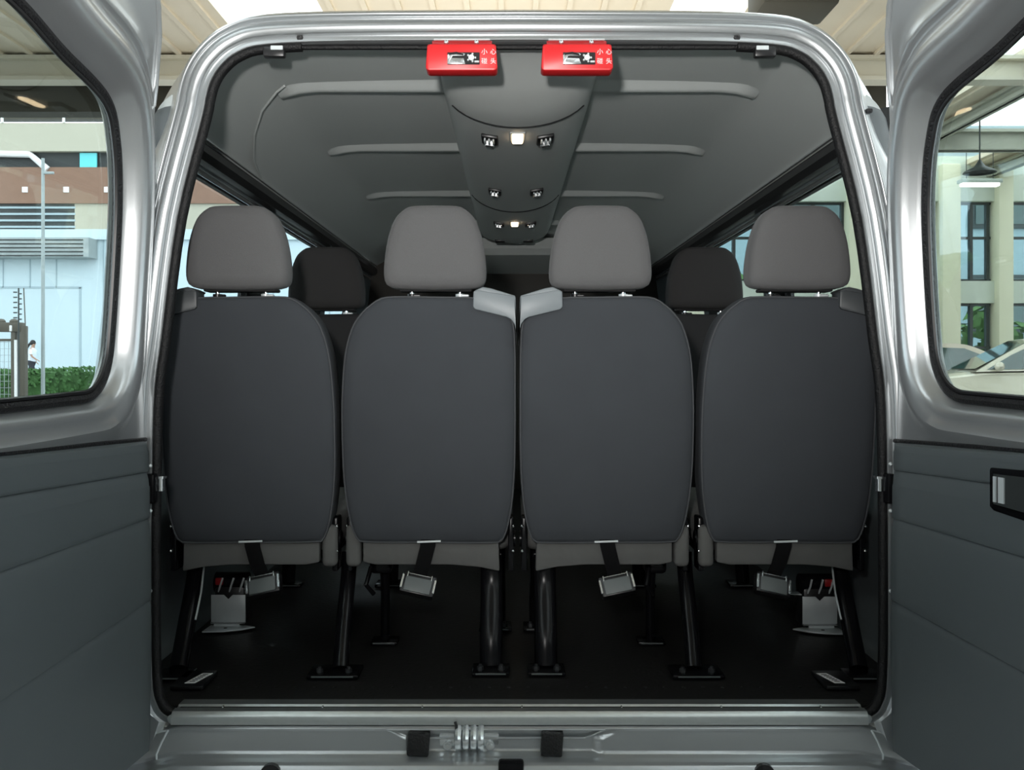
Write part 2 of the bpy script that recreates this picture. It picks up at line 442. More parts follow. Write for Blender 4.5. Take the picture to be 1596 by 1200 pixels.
for x in xs:
    e = max(0, abs(x) - .70)
    rws.append([Vector((x, y + pocket(x, z) + e * .05, z - (e * .25 if abs(x) > .72 else 0))) for y, z in secf])
m.loft(rws, False)
rp = m.build('rear_body_panel', M_silver, bus, ang=40)
m = MB()
m.box((-.018, -.087, .522), (.052, .02, .050), .006); m.build('panel_slot', M_black, rp)
for x in (-.502, .492):
    m = MB(); m.cyl((x, -.080, .516), (x, -.092, .516), .022, 20); m.build('panel_plug', M_bplas, rp)
e0 = W(602, 1137, -.0425); e1 = W(943, 1137, -.0425); e2 = W(912, 1150, -.0385); e3 = W(634, 1150, -.0385)
for a, b in ((e0, e1), (e1, e2), (e2, e3), (e3, e0)):
    m = MB(); m.tube([a, b], .0024, 8); m.build('pocket_edge', M_silver, rp)
for x in (-.208, .066):
    m = MB(); m.box((x, -.046, .565), (.044, .030, .047), .003, 2, Matrix.Rotation(math.radians(4), 3, 'Y')); m.build('rubber_buffer', M_rubber, bus)
# --- lower body corners beside the sill
for side in (1, -1):
    m = MB()
    r0 = [(.735, .600), (.745, .57), (.752, .545), (.76, .52), (.765, .45)]
    r1 = [(.79, .640), (.80, .59), (.80, .55), (.81, .515), (.83, .45)]
    m.loft([[Vector((side * x, y, z)) for x, z in rr] for rr, y in ((r0, -.03), ([(x + .01, z + .005) for x, z in r0], -.040), (r1, -.036), ([(x + .05, z) for x, z in r1], .01))], False)
    m.build('corner_panel', M_silver, bus, ang=40)
    m = MB(); m.tube([Vector((side * x, y, z)) for x, y, z in ((.726, -.040, .588), (.738, -.043, .565), (.748, -.046, .54), (.745, -.05, .525), (.76, -.055, .515))], .0022, 6)
    m.build('corner_seam', M_zplate, bus)
    m = MB(); m.sphere((side * .715, -.020, .604), (.020, .014, .012), 10, 6); m.build('sealant_bead', M_zplate, bus)
# --- bumper
m = MB(); rws = []
for x in [-.98, -.93, -.8, -.4, 0, .4, .8, .93, .98]:
    e = max(0, abs(x) - .85)
    rws.append([Vector((x, y + e * 1.2, z)) for y, z in ((-.02, .44), (-.13, .445), (-.17, .43), (-.18, .39), (-.17, .36), (-.02, .35))])
m.loft(rws, True, True, True); m.build('bumper', M_silver, bus, ang=35)
# --- latch striker on the sill
px0 = -.105
m = MB(); m.box((px0, -.034, .566), (.124, .006, .036), .003)
st = m.build('lock_striker', M_zinc, bus)
for sx in (-1, 1):
    m = MB(); m.cyl((px0 + sx * .044, -.036, .556), (px0 + sx * .044, -.042, .556), .009, 14); m.cyl((px0 + sx * .044, -.041, .556), (px0 + sx * .044, -.045, .556), .005, 6)
    m.build('striker_screw', M_zinc, st)
for k, x in enumerate((-.022, -.006, .010, .025)):
    m = MB(); a = [Vector((px0 + x, -.037 - .022 * math.sin(PI * t / 8), .548 + .046 * t / 8)) for t in range(9)]
    m.tube(a, .0075, 8); m.build('striker_loop', M_zinc, st)
m = MB(); m.tube([Vector((px0 - .026, -.045, .585)), Vector((px0 - .026, -.046, .602)), Vector((px0 - .028, -.043, .606))], .003, 8); m.build('striker_pin', M_bplas, st)
# --- thick rubber seal on sides, ending at clips on the top edge; thin seal along the top
idx0 = 2
for side in (1, -1):
    pl = [Vector((side * p[0], .0, p[1])) for p in off(O, On, -.003)[2:13 * PER + 3]]
    m = MB(); m.tube(pl, .0115, 10); m.build('opening_seal', M_seal, bus)
    m = MB(); m.box((side * .515, -.004, 1.998), (.045, .02, .022), .004); m.build('seal_clip', M_bplas, bus)
    m = MB(); m.box((side * .508, -.0145, 2.005), (.026, .003, .009), .001, 1); m.build('seal_clip_glint', M_zplate, bus)  # pale piece stands for the white glint on the black clip
m = MB(); m.tube([Vector((x, .006, 2.013)) for x in [-.5 + .05 * k for k in range(21)]], .006, 8); m.build('top_seal', M_seal, bus)
for x in (-.46, .455):
    m = MB(); m.cyl((x, -.006, 2.027), (x, -.0125, 2.027), .007, 12); m.build('frame_plug', M_rubber, bus)
m = MB(); m.box((.732, -.006, 1.874), (.014, .02, .009), .003); m.build('frame_bumpstop', M_rubber, bus)

# ------------------------------------------------------------------ rear doors
def lean(z): return .18 * max(0, z - 1.3) ** 2
WIN = [(.10, 1.67), (.085, 1.55), (.085, 1.42), (.10, 1.335), (.15, 1.285), (.25, 1.275), (.6, 1.27), (.66, 1.29), (.685, 1.35), (.685, 1.6), (.67, 1.88), (.635, 1.925), (.5, 1.918), (.36, 1.883), (.20, 1.845), (.137, 1.775)]
DOOR = [(.004, 1.2), (.008, 1.38), (.02, 1.56), (.048, 1.75), (.085, 1.93), (.12, 2.03), (.15, 2.065), (.2, 2.085), (.4, 2.10), (.70, 2.10), (.745, 2.08), (.76, 2.03), (.77, 1.2), (.77, .62), (.755, .55), (.72, .53), (.4, .53), (.06, .53), (.02, .545), (.004, .60)]
def rear_door(side, ang, slopes, label):
    NW = 160
    win = resample(cr(WIN, 8, True), NW)
    if area2(win) < 0: win = win[::-1]
    wn = normals2(win, True, 1)
    door = cr(DOOR[:-1] + [DOOR[-1]], 4, True)
    cx, cz = .38, 1.58
    def hit(dx, dz):
        best = None; n = len(door)
        for i in range(n):
            ax, az = door[i][0] - cx, door[i][1] - cz; bx, bz = door[(i + 1) % n][0] - cx, door[(i + 1) % n][1] - cz
            ex, ez = bx - ax, bz - az; den = dx * ez - dz * ex
            if abs(den) < 1e-9: continue
            t = (ax * ez - az * ex) / den; u = (ax * dz - az * dx) / den
            if t > 0 and -1e-6 <= u <= 1 + 1e-6: best = t if best is None else max(best, t)
        return (cx + dx * best, cz + dz * best)
    def V(t, z, n): return Vector((t, side * (n + lean(z)), z))
    e = empty_obj = None
    rowsd = []
    prof_in = [(.0, -.052), (.004, -.048), (.012, -.043), (.018, -.033), (.024, -.0215), (.030, -.0105), (.037, -.003), (.047, .0008), (.060, .001), (.070, -.001), (.078, -.006)]
    def offw(o): return [(max(.006, w[0] + n.x * o), w[1] + n.y * o) for w, n in zip(win, wn)]
    bot = {.012: -.041, .018: -.026, .024: -.0175, .030: -.0145, .037: -.0135, .047: -.0122}
    for o, nn in prof_in:
        q = []
        for (t, z), n in zip(offw(o), wn):
            dn = max(0, -n.y) ** 2
            q.append(V(t, z, nn + (bot.get(o, nn) - nn) * dn))
        rowsd.append(q)
    last = offw(.078); edge = []
    for t, z in last:
        d = math.hypot(t - cx, z - cz); edge.append(hit((t - cx) / d, (z - cz) / d))
    for k, nn in ((.06, -.010), (.15, -.011), (.18, -.007), (.24, -.006), (.29, -.012), (.5, -.012), (.75, -.012), (.92, -.012), (.985, -.013)):
        q = []
        for a, b in zip(last, edge):
            z = a[1] + (b[1] - a[1]) * k; u = min(1, max(0, (z - 1.5) / .25))
            q.append(V(a[0] + (b[0] - a[0]) * k, z, -.0115 + (nn + .0115) * u))
        rowsd.append(q)
    rowsd.append([V(b[0], b[1], -.018) for b in edge]); rowsd.append([V(b[0], b[1], -.062) for b in edge])
    for k in (.96, .7, .4, 0): rowsd.append([V(a[0] + (b[0] - a[0]) * k, a[1] + (b[1] - a[1]) * k, -.072) for a, b in zip(last, edge)])
    rowsd.append([V(t, z, -.070) for t, z in offw(.01)]); rowsd.append([V(w[0], w[1], -.062) for w in win]); rowsd.append(rowsd[0])
    m = MB(); m.loft(rowsd, True)
    dr = m.build('rear_door', M_silver, bus, ang=50)
    dr['label'] = label
    # glass + seals
    m = MB()
    gl = offw(.004)
    m.add([V(t, z, -.056) for t, z in gl] + [V(t, z, -.052) for t, z in gl], [tuple(range(NW)), tuple(range(NW, 2 * NW))] + [(i, (i + 1) % NW, NW + (i + 1) % NW, NW + i) for i in range(NW)])
    m.build('door_glass', M_glass, dr, ang=20)
    m = MB(); lp = [V(t, z, -.044) for t, z in offw(.0)]; m.tube(lp, .0105, 8, True); m.build('window_seal', M_rubber, dr)
    m = MB(); lp = [V(t, z, -.040) for t, z in offw(-.012)]; m.tube(lp, .0045, 6, True); m.build('seal_lip', M_bplas, dr)
    # grey plastic trim panel, lower half, with moulded creases
    ts = [.006 + .754 * k / 26 for k in range(27)]
    def zc(k, t):
        z0, s = slopes[k]; return z0 + s * t
    zs_rel = []
    m = MB(); rws = []
    for t in ts:
        col = []
        zz = [zc(0, t)] + []
        lim = [zc(0, t), zc(1, t), zc(2, t), zc(3, t), .545]
        bulge = [.010, .012, .015, .018, .014]
        for q in range(4):
            a, b = lim[q], lim[q + 1]
            for u, dn in ((0, -.0055), (.006, -.002), (.016, .0), (.04, .0015), (.3, .002), (.6, .0015), (.9, .001), (.97, 0), (.99, -.001)):
                z = a + (b - a) * u if u > .05 or u == 0 else a - u * .9
                n = bulge[q] + (bulge[q + 1] - bulge[q]) * ((a - z) / max(1e-6, a - b)) + dn
                if q == 0 and u == 0: n = -.004
                f = min(1, (t - .006) / .02 + .15) * min(1, (.76 - t) / .02 + .15)
                col.append(V(t, z, -.010 + (n + .010) * f))
        col.append(V(t, .545, .0))
        rws.append(col)
    m.loft(rws, False)
    tp = m.build('trim_panel', M_trim, dr, ang=50)
    # dark gap under the painted belt
    m = MB(); m.tube([V(t, zc(0, t) + .003, -.0085 + .010 * min(t, .6)) for t in ts], .0045, 6); m.build('panel_gap', M_rubber, dr)
    if side < 0 or True:
        zt = 1.127
        if side < 0:
            hp = [(.335, zt - .032), (.335, zt + .032), (.338, zt + .036), (.47, zt + .042), (.485, zt + .03), (.485, zt - .04), (.47, zt - .048), (.345, zt - .038)]
            m = MB(); poly = [V(t, z, .012) for t, z in hp]; m.prism(poly, V(0, 0, .005) - V(0, 0, 0), .0015); hb = m.build('handle_recess', M_black, dr)
            m = MB(); m.prism([V(t, z, .0165) for t, z in ((.347, zt - .026), (.347, zt + .026), (.475, zt + .030), (.475, zt - .032))], V(0, 0, .002) - V(0, 0, 0)); m.build('handle_well', M_dark, dr)
            for q, w in ((.349, .007), (.362, .014)):
                m = MB(); m.prism([V(t, z, .018) for t, z in ((q, zt - .022), (q, zt + .022), (q + w, zt + .022), (q + w, zt - .022))], V(0, 0, .003) - V(0, 0, 0)); m.build('handle_bar', M_zplate, dr)
            m = MB(); m.sphere(V(.355, 1.205, -.008), .0035, 8, 6); m.build('white_screw', M_white, dr)
        else:
            m = MB(); m.prism([V(t, z, .012) for t, z in ((.52, zt - .04), (.52, zt + .04), (.66, zt + .04), (.66, zt - .04))], V(0, 0, .005) - V(0, 0, 0), .0015); m.build('handle_recess', M_black, dr)
    # stiffening bead near the hinge edge at the top
    m = MB(); m.tube([V(t, z, -.010) for t, z in ((.16, 2.06), (.115, 1.99), (.088, 1.90), (.082, 1.862), (.10, 1.84))], .005, 8); m.build('stiffening_bead', M_silver, dr)
    # door check
    m = MB(); m.box(V(.012, 1.085, .008), (.022, .018, .062), .004); m.build('check_bracket', M_black, dr)
    m = MB(); m.cyl(V(-.006, 1.078, .018), V(-.006, 1.105, .018), .009, 14); m.cyl(V(-.006, 1.104, .018), V(-.006, 1.109, .018), .013, 14); m.build('check_pin', M_chrome, dr)
    # fixing clips along the hinge edge of the panel
    m = MB()
    for k in (1, 2, 3): m.sphere(V(.014, zc(k, 0) + .012, .006), .004, 8, 6)
    m.build('trim_clip', M_zplate, dr)
    a = math.radians(ang)
    if side > 0:   # seen at the left of the picture
        d = Vector((-math.sin(a), -math.cos(a), 0)); dr.location = (-.772, -.012, 0)
    else:
        d = Vector((math.sin(a), -math.cos(a), 0)); dr.location = (.774, -.012, 0)
    dr.rotation_euler = (0, 0, math.atan2(d.y, d.x))
    return dr
rear_door(1, 6, [(1.183, .03), (1.12, .03), (1.0265, -.015), (.86, -.08)], 'silver rear door with plain grey lower panel')
rear_door(-1, 10, [(1.180, .035), (1.124, .03), (1.0265, -.012), (.86, -.07)], 'silver rear door with a black handle recess')

# ================================================================== SEATS
BK = [(-.030, .288), (.060, .289), (.105, .286), (.130, .272), (.155, .250), (.178, .215), (.196, .150), (.205, .05), (.2065, -.05), (.203, -.15), (.192, -.235), (.177, -.285), (.155, -.298), (.0, -.300), (-.15, -.300), (-.178, -.290), (-.195, -.230), (-.204, -.15), (-.2075, -.05), (-.2075, .10), (-.206, .18), (-.202, .225), (-.188, .252), (-.160, .272), (-.11, .286)]
def make_seat(name, outer, label, cat, detail=True, group=None, name_inner=False):
    """outer = +1: belt guide on the +x shoulder, -1: on the -x shoulder. origin on the floor under the seat back"""
    s = outer
    root = empty(name); tag(root, label, cat, group)
    N = 120
    ol = resample(cr(BK, 6, True), N)
    zc = 1.213 - .617
    def ring(k, y, o=0):
        c = Vector((0, 0))
        out = []
        for p in ol:
            r = p.length; q = p * ((r - o) / r) * k
            # belt guide shoulder is on +x of a mirrored outline
            z = q.y
            out.append(Vector((-s * q.x, y - .085 * (z / .3) * .35, zc + z)))
        return out
    m = MB()
    rows = [ring(.001, .094), ring(.3, .094), ring(.6, .096), ring(.85, .100), ring(.955, .104), ring(1, .110, .004), ring(1, .117, .0015), ring(1, .127, 0), ring(1, .16, 0), ring(1, .19, .002), ring(1, .215, .012), ring(1, .23, .03), ring(.75, .235), ring(.4, .215), ring(.001, .21)]
    m.loft(rows, True)
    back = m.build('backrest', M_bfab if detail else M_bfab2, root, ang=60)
    if detail:
        m = MB(); pr = ring(1, .1095, .0035); m.tube(pr, .0022, 6, True); m.build('piping', M_pipe, back)
    # headrest
    hr = empty  # (kept below as mesh)
    hx, hz, hy = s * .018, 1.614 - .617, .060
    H = [(0, .098), (.05, .0965), (.070, .0895), (.091, .070), (.105, .038), (.114, 0), (.119, -.045), (.118, -.075), (.108, -.090), (.08, -.096), (0, -.098)]
    hp = resample(cr(H, 6) + [(-x, z) for x, z in cr(H, 6)[-2:0:-1]], 72)
    def hring(k, y, o=0):
        out = []
        for p in hp:
            q = p * ((p.length - o) / p.length) * k
            out.append(Vector((hx + q.x, y - .10 * (q.y + .098) * .25, hz + q.y)))
        return out
    m = MB()
    m.loft([hring(.001, hy), hring(.35, hy), hring(.7, hy + .002), hring(.9, hy + .006), hring(1, hy + .014, .004), hring(1, hy + .022, .001), hring(1, hy + .03, 0), hring(1, hy + .06, 0), hring(1, hy + .085, .004), hring(1, hy + .10, .014), hring(.8, hy + .112), hring(.4, hy + .114), hring(.001, hy + .114)], True)
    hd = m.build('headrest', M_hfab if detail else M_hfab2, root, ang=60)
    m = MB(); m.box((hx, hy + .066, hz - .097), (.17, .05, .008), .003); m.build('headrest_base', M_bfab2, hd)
    for sx in (-1, 1):
        m = MB(); m.cyl((hx + sx * .057, hy + .06, hz - .150), (hx + sx * .057, hy + .06, hz - .09), .005, 10); m.build('headrest_post', M_chrome, hd)
        m = MB(); m.cyl((hx + sx * .057, hy + .06, hz - .118), (hx + sx * .057, hy + .06, hz - .106), .011, 12)
        m.box((hx + sx * .057 + .012, hy + .055, hz - .110), (.018, .012, .006), .002, 1); m.build('post_collar', M_bplas if sx < 0 else M_zplate, hd)
    # belt guide cover on the shoulder
    cv = [(.108, .298), (.118, .301), (.206, .286), (.2085, .17), (.2075, .205), (.203, .222), (.196, .232), (.186, .238), (.112, .256), (.107, .262)]
    yb = .070
    m = MB(); poly = [Vector((s * x, yb - .003, zc + z)) for x, z in cv]
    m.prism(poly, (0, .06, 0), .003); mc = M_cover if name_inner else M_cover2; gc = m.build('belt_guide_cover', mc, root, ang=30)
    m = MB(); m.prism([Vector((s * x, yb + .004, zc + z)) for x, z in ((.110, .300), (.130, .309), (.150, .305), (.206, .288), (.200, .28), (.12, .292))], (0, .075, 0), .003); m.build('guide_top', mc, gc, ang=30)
    # cushion
    m = MB(); m.box((0, .42, .318), (.40, .46, .105), .035, 4); cu = m.build('seat_cushion', M_cfab, root, ang=60)
    m = MB()
    m.prism([Vector((s * x, .148, z)) for x, z in ((-.160, .31), (.165, .31), (.168, .228), (.12, .238), (.05, .244), (-.13, .244), (-.160, .25))], (0, .03, 0), .004)
    m.build('cushion_apron', M_cfab, cu, ang=40)
    m = MB(); m.box((-s * .184, .172, .288), (.036, .05, .10), .012, 3); m.build('side_flap', M_cfab, cu, ang=50)
    # frame
    m = MB()
    m.box((0, .42, .245), (.34, .40, .025), .006); m.tube([Vector((-.17, .22, .255)), Vector((.17, .22, .255))], .010, 10)
    m.build('seat_frame', M_black, root)
    for sx in (-1, 1):
        m = MB(); m.box((sx * .195, .19, .29), (.014, .055, .13), .004); m.cyl((sx * .188, .19, .30), (sx * .206, .19, .30), .020, 16)
        r = m.build('recliner', M_black, root)
        if detail:
            m = MB()
            for dz in (-.03, .03): m.sphere((sx * .200, .160, .305 + dz), .0045, 8, 6)
            m.build('recliner_rivet', M_chrome, r)
    if detail:
        # lap belt hanging below the back, ending in a buckle box
        m = MB(); bx = -s * .0
        m.loft([[Vector((bx + x, y, z)) for x in (-.017, .017)] for x0, y, z in ((0, .165, .335), (0, .160, .30), (0, .165, .262), (0, .172, .225))], False)
        bb = [Vector((s * a - s * .03 + x, y, z)) for a, y, z in ((.030, .137, .322), (.026, .131, .29), (.016, .134, .25), (.006, .150, .215)) for x in (-.018, .018)]
        m = MB(); rws = []
        for i in range(4): rws.append([bb[2 * i], bb[2 * i + 1], bb[2 * i + 1] + Vector((0, .004, 0)), bb[2 * i] + Vector((0, .004, 0))])
        m.loft(rws, True, True, True); bs = m.build('belt_strap', M_strap, root, ang=30)
        m = MB(); m.tube([Vector((s * .0 - .028, .130, .302)), Vector((s * .0 + .028, .130, .304))], .0026, 6); m.build('strap_slider', M_zplate, bs)
        rot = Matrix.Rotation(s * math.radians(12), 3, 'Y') @ Matrix.Rotation(math.radians(-32), 3, 'X')
        c = Vector((-s * .028, .150, .193))
        m = MB(); m.box(c, (.082, .030, .050), .004, 2, rot); bk = m.build('belt_buckle', M_bplas, root, ang=30)
        m = MB(); m.box(c + rot @ Vector((0, -.016, -.004)), (.064, .006, .036), .002, 2, rot); m.build('buckle_face', M_buck, bk)
        m = MB()
        for sx in (-1, 1): m.box(c + rot @ Vector((sx * .039, -.0165, 0)), (.006, .004, .034), .001, 1, rot)
        m.box(c + rot @ Vector((0, -.0165, .021)), (.060, .003, .002), .0006, 1, rot)
        for sx in (-1, 1): m.box(c + rot @ Vector((sx * .029, -.0185, .018)), (.0035, .003, .014), .001, 1, rot)
        m.build('buckle_edge', M_zinc, bk)
    return root

def leg(root, pts, foot=None, w=(1.5, .8), r=.016, bolts=True, sticker=None):
    m = MB(); m.tube(cr([tuple(p) for p in pts], 6), r, 12, False, w)
    l = m.build('leg', M_black, root, ang=60)
    if foot:
        (x, y), (fx, fy) = foot
        m = MB(); m.box((x, y, .006), (fx, fy, .010), .003); m.build('foot_plate', M_black, l)
        if bolts:
            for dx in (-.28, .28):
                m = MB(); m.cyl((x + dx * fx, y - .2 * fy, .010), (x + dx * fx, y - .2 * fy, .019), .008, 6); m.cyl((x + dx * fx, y - .2 * fy, .018), (x + dx * fx, y - .2 * fy, .024), .004, 8)
                m.build('anchor_bolt', M_dbolt, l)
        m = MB(); m.box((x, y - fy / 2 - .0005, .008), (fx * .8, .0015, .003)); m.build('plate_edge', M_buck, l)
    return l

SY = .13
XS = [(-.638, -1), (-.213, 1), (.209, -1), (.636, 1)]
LB = ['dark grey passenger seat against the left side wall of the bus',
      'dark grey passenger seat left of the centre gap, belt guide on its right shoulder',
      'dark grey passenger seat right of the centre gap, belt guide on its left shoulder',
      'dark grey passenger seat against the right side wall, headrest beside the wall window']
seats = []
for (x, s), lb in zip(XS, LB):
    r = make_seat('passenger_seat', s, lb, 'seat', name_inner=abs(x) < .4)
    r.location = (x, SY, .6185); seats.append(r)
# legs in each seat's own coordinates
def L(seat, wx, y, z): return (wx - seat.location.x, y - SY, z - .6185)
for k, sg in ((0, -1), (3, 1)):
    st = seats[k]
    wl = .862 if sg < 0 else .855
    wl2 = .90
    leg(st, [L(st, sg * .808, .40, .87), L(st, sg * .808, .37, .80), L(st, sg * .803, .29, .70), L(st, sg * .795, .22, .632)], ((sg * .795 - st.location.x, .20 - SY), (.08, .07)), (1.3, 1.0), .017, False)
    m = MB(); m.tube([L(st, sg * .785, .385, .87), L(st, sg * .783, .345, .78), L(st, sg * .782, .30, .725)], .0025, 6); m.build('leg_glint', M_zplate, st)  # pale line built in as the highlight along the dark wall leg
    lx = -.424 if sg < 0 else .418
    l2 = leg(st, [L(st, lx, .39, .872), L(st, lx, .375, .82), L(st, lx, .33, .75), L(st, lx - .002 * sg, .28, .69), L(st, lx - .006 * sg, .23, .63)], ((lx - .004 - st.location.x, .22 - SY), (.12, .085)), (1.2, .9))
    # white paper sticker on the wall foot
    cx = (-.727 if sg < 0 else .708) - st.location.x; cy = .158 - SY
    m = MB(); m.box((cx + sg * .012, cy + .004, .006), (.075, .11, .010), .003)
    fo = m.build('foot_cover', M_bplas, st)
    m = MB(); m.prism([Vector((cx + a * .0115 - b * sg * .010, cy + b * .034, .0112)) for a, b in ((-1, -1), (1, -1), (1, 1), (-1, 1))], (0, 0, .001)); sk = m.build('paper_sticker', M_sticker, fo); sk['label'] = 'small white paper sticker'
    m = MB()
    for q in range(6):
        b = -.7 + q * .28; m.box((cx - b * sg * .010, cy + b * .034, .0125), (.012, .0035, .0006))
    m.build('sticker_print', M_bplas, fo)
for k, sg in ((1, -1), (2, 1)):
    st = seats[k]
    for dy, xx in ((0, .065), (.37, .060)):
        wx = sg * xx
        leg(st, [L(st, wx, .34 + dy * .5, .875), L(st, wx, .33 + dy * .55, .80), L(st, wx, .27 + dy, .70), L(st, wx, .25 + dy, .63)], ((wx - st.location.x, .235 + dy - SY), (.088, .075)), (1.6, .9), .017)
    wx = sg * .345
    leg(st, [L(st, wx, .42, .875), L(st, wx - sg * .004, .44, .78), L(st, wx, .47, .63)], ((wx - st.location.x, .47 - SY), (.07, .06)), (1.0, 1.0), .012, False)
    m = MB(); m.box((wx - st.location.x, .40 - SY, .225), (.055, .05, .05), .01); m.tube([L(st, wx - .02, .36, .84), L(st, wx - .03, .34, .80), L(st, wx - .012, .35, .775)], .006, 8); m.build('fold_lever', M_black, st)
# second row, seen between the headrests
for x, s, lb in ((-.60, -1, 'darker seat of the row ahead, between the two leftmost headrests'), (.60, 1, 'darker seat of the row ahead, between the two rightmost headrests')):
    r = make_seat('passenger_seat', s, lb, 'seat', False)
    r.location = (x + (.02 if x < 0 else -.025), .90, .6185)
    for wx in (-.17, .17):
        leg(r, [(wx, .28, .25), (wx, .26, .15), (wx, .22, .01)], ((wx, .22), (.10, .08)), (1.4, .8), .016, False)

# ================================================================== RED LATCH COVERS
def latch_cover(x, label):
    root = empty('latch_cover', (x, -.040, 1.970)); tag(root, label, 'latch cover', None)
    m = MB()
    w, h, dp = .147, .054, .042
    poly = []
    for cx_, cz_, a0 in ((w / 2 - .008, h / 2 - .005, 0), (-w / 2 + .008, h / 2 - .005, 90), (-w / 2 + .008, -h / 2 + .008, 180), (w / 2 - .008, -h / 2 + .008, 270)):
        for k in range(5):
            a = math.radians(a0 + k * 22.5); rr = .008 if cz_ < 0 else .005
            poly.append(Vector((cx_ + rr * math.cos(a), -.022, cz_ + rr * math.sin(a))))
    m.prism(poly, (0, dp, 0), .003); m.build('housing', M_red, root, ang=30)
    m = MB(); m.box((0, .010, .033), (.124, .030, .013), .002); fgl = m.build('mounting_flange', M_dred, root)
    m = MB(); m.box((0, -.004, .0405), (.116, .012, .003), .001, 1); m.build('flange_lip', M_zplate, fgl)
    m = MB()
    for dx in (-.032, .030): m.sphere((dx, -.010, .034), .005, 10, 6)
    m.build('flange_screw', M_zinc, fgl)
    # latch mouth
    m = MB(); m.box((.004, -.0225, -.003), (.066, .002, .025), .0008, 1); pl = m.build('latch_mouth', M_bplas, root)
    m = MB(); m.prism([Vector((a, -.0237, b)) for a, b in ((-.029, -.0145), (-.029, .003), (-.025, .008), (.002, .0085), (.007, .006), (.006, .0025), (-.018, .002), (-.020, -.002), (.004, -.003), (.008, -.0145))], (0, .003, 0), .0006); m.build('latch_plate', M_zinc, pl)
    m = MB()
    m.tube([Vector((-.026, -.0255, .006)), Vector((-.010, -.027, .0075)), Vector((.004, -.0255, .004))], .0018, 6); m.build('latch_hook', M_bplas, pl)
    m = MB()
    m.cyl((.020, -.021, -.002), (.020, -.0265, -.002), .006, 12)
    for k in range(5):
        a = k * 2 * PI / 5; m.box((.020 + .008 * math.cos(a), -.0245, -.002 + .008 * math.sin(a)), (.004, .004, .004), .001, 1)
    m.box((.031, -.0245, -.010), (.010, .003, .004), .001, 1)
    m.build('latch_gear', M_zplate, pl)
    # printed warning characters
    for ch, dx, dz in (('小', .0465, .010), ('心', .0645, .010), ('碰', .0465, -.009), ('头', .0645, -.009)):
        cu = bpy.data.curves.new('warning_character', 'FONT'); cu.body = ch; cu.size = .0128; cu.align_x = 'CENTER'; cu.align_y = 'CENTER'; cu.extrude = .0003; cu.offset = 0.0
        t = bpy.data.objects.new('warning_character', cu); C.objects.link(t)
        bpy.context.view_layer.update()
        me = bpy.data.meshes.new_from_object(t.evaluated_get(bpy.context.evaluated_depsgraph_get()))
        bpy.data.objects.remove(t)
        o = bpy.data.objects.new('warning_character', me); me.materials.clear(); me.materials.append(M_white); C.objects.link(o)
        o.parent = root; o.location = (dx, -.0224, dz); o.rotation_euler = (PI / 2, 0, 0)
    return root
latch_cover(-.119, 'red latch cover with white characters, the left one of the two under the door frame')
latch_cover(.117, 'red latch cover with white characters, the right one of the two under the door frame')

# ================================================================== SILVER BRACKETS ON THE FLOOR
def bracket(x, y, s, label):
    root = empty('metal_bracket', (x, y, .6185)); tag(root, label, 'bracket')
    m = MB(); m.prism([Vector((a, 0, b)) for a, b in ((-.047, .016), (.047, .016), (.047, .094), (.012, .094), (0, .082), (-.012, .094), (-.047, .094))], (0, .004, 0), .0012); m.build('face_plate', M_zplate, root, ang=30)
    m = MB(); m.tube([Vector((-.047, -.002, .018)), Vector((.047, -.002, .018))], .003, 6); m.build('fold_line', M_zinc, root)
    m = MB(); m.prism([Vector((s * a, b, .004)) for a, b in ((-.052, .012), (.045, .012), (.075, -.002), (.040, -.030), (.0, -.045), (-.056, -.05))], (0, 0, .004), .0012)
    m.box((s * -.005, .004, .011), (.07, .006, .014), .002); fl_ = m.build('floor_flange', M_zplate, root, ang=30)
    m = MB(); m.cyl((s * -.002, -.018, .0078), (s * -.002, -.018, .0088), .005, 12); m.build('bolt_hole', M_dark, fl_)
    m = MB(); m.prism([Vector((s * a, b, .098)) for a, b in ((.050, .03), (.095, .03), (.098, .012), (.05, -.002))], (0, 0, .003), .001); m.build('top_wing', M_zplate, root, ang=30)
    m = MB(); m.box((0, .05, .06), (.085, .08, .11), .01); m.build('retractor_housing', M_bplas, root)
    m = MB(); m.cyl((-.045, .04, .12), (.045, .04, .12), .028, 20); rl = m.build('belt_reel', M_black, root)
    for dx in (-.03, 0, .028): 
        m = MB(); m.tube([Vector((dx, .012, .10)), Vector((dx + .006, .008, .118)), Vector((dx + .012, .012, .138))], .0028, 6); m.build('reel_spring', M_zplate, rl)
    m = MB(); m.box((-s * .028, .015, .128), (.022, .010, .020), .003); tg = m.build('red_tag', M_dred, root)
    return root
bracket(-.792, .60, 1, 'silver folded metal bracket on the black floor by the left wheel arch')
bracket(.822, .58, -1, 'silver folded metal bracket on the black floor by the right wheel arch')

# ================================================================== HALL (setting)
m = MB(); m.box((0, 15, GZ - .06), (120, 90, .12)); struct(m.build('floor', M_hfloor), 'pale tiled floor of the hall')
CZ = 4.6
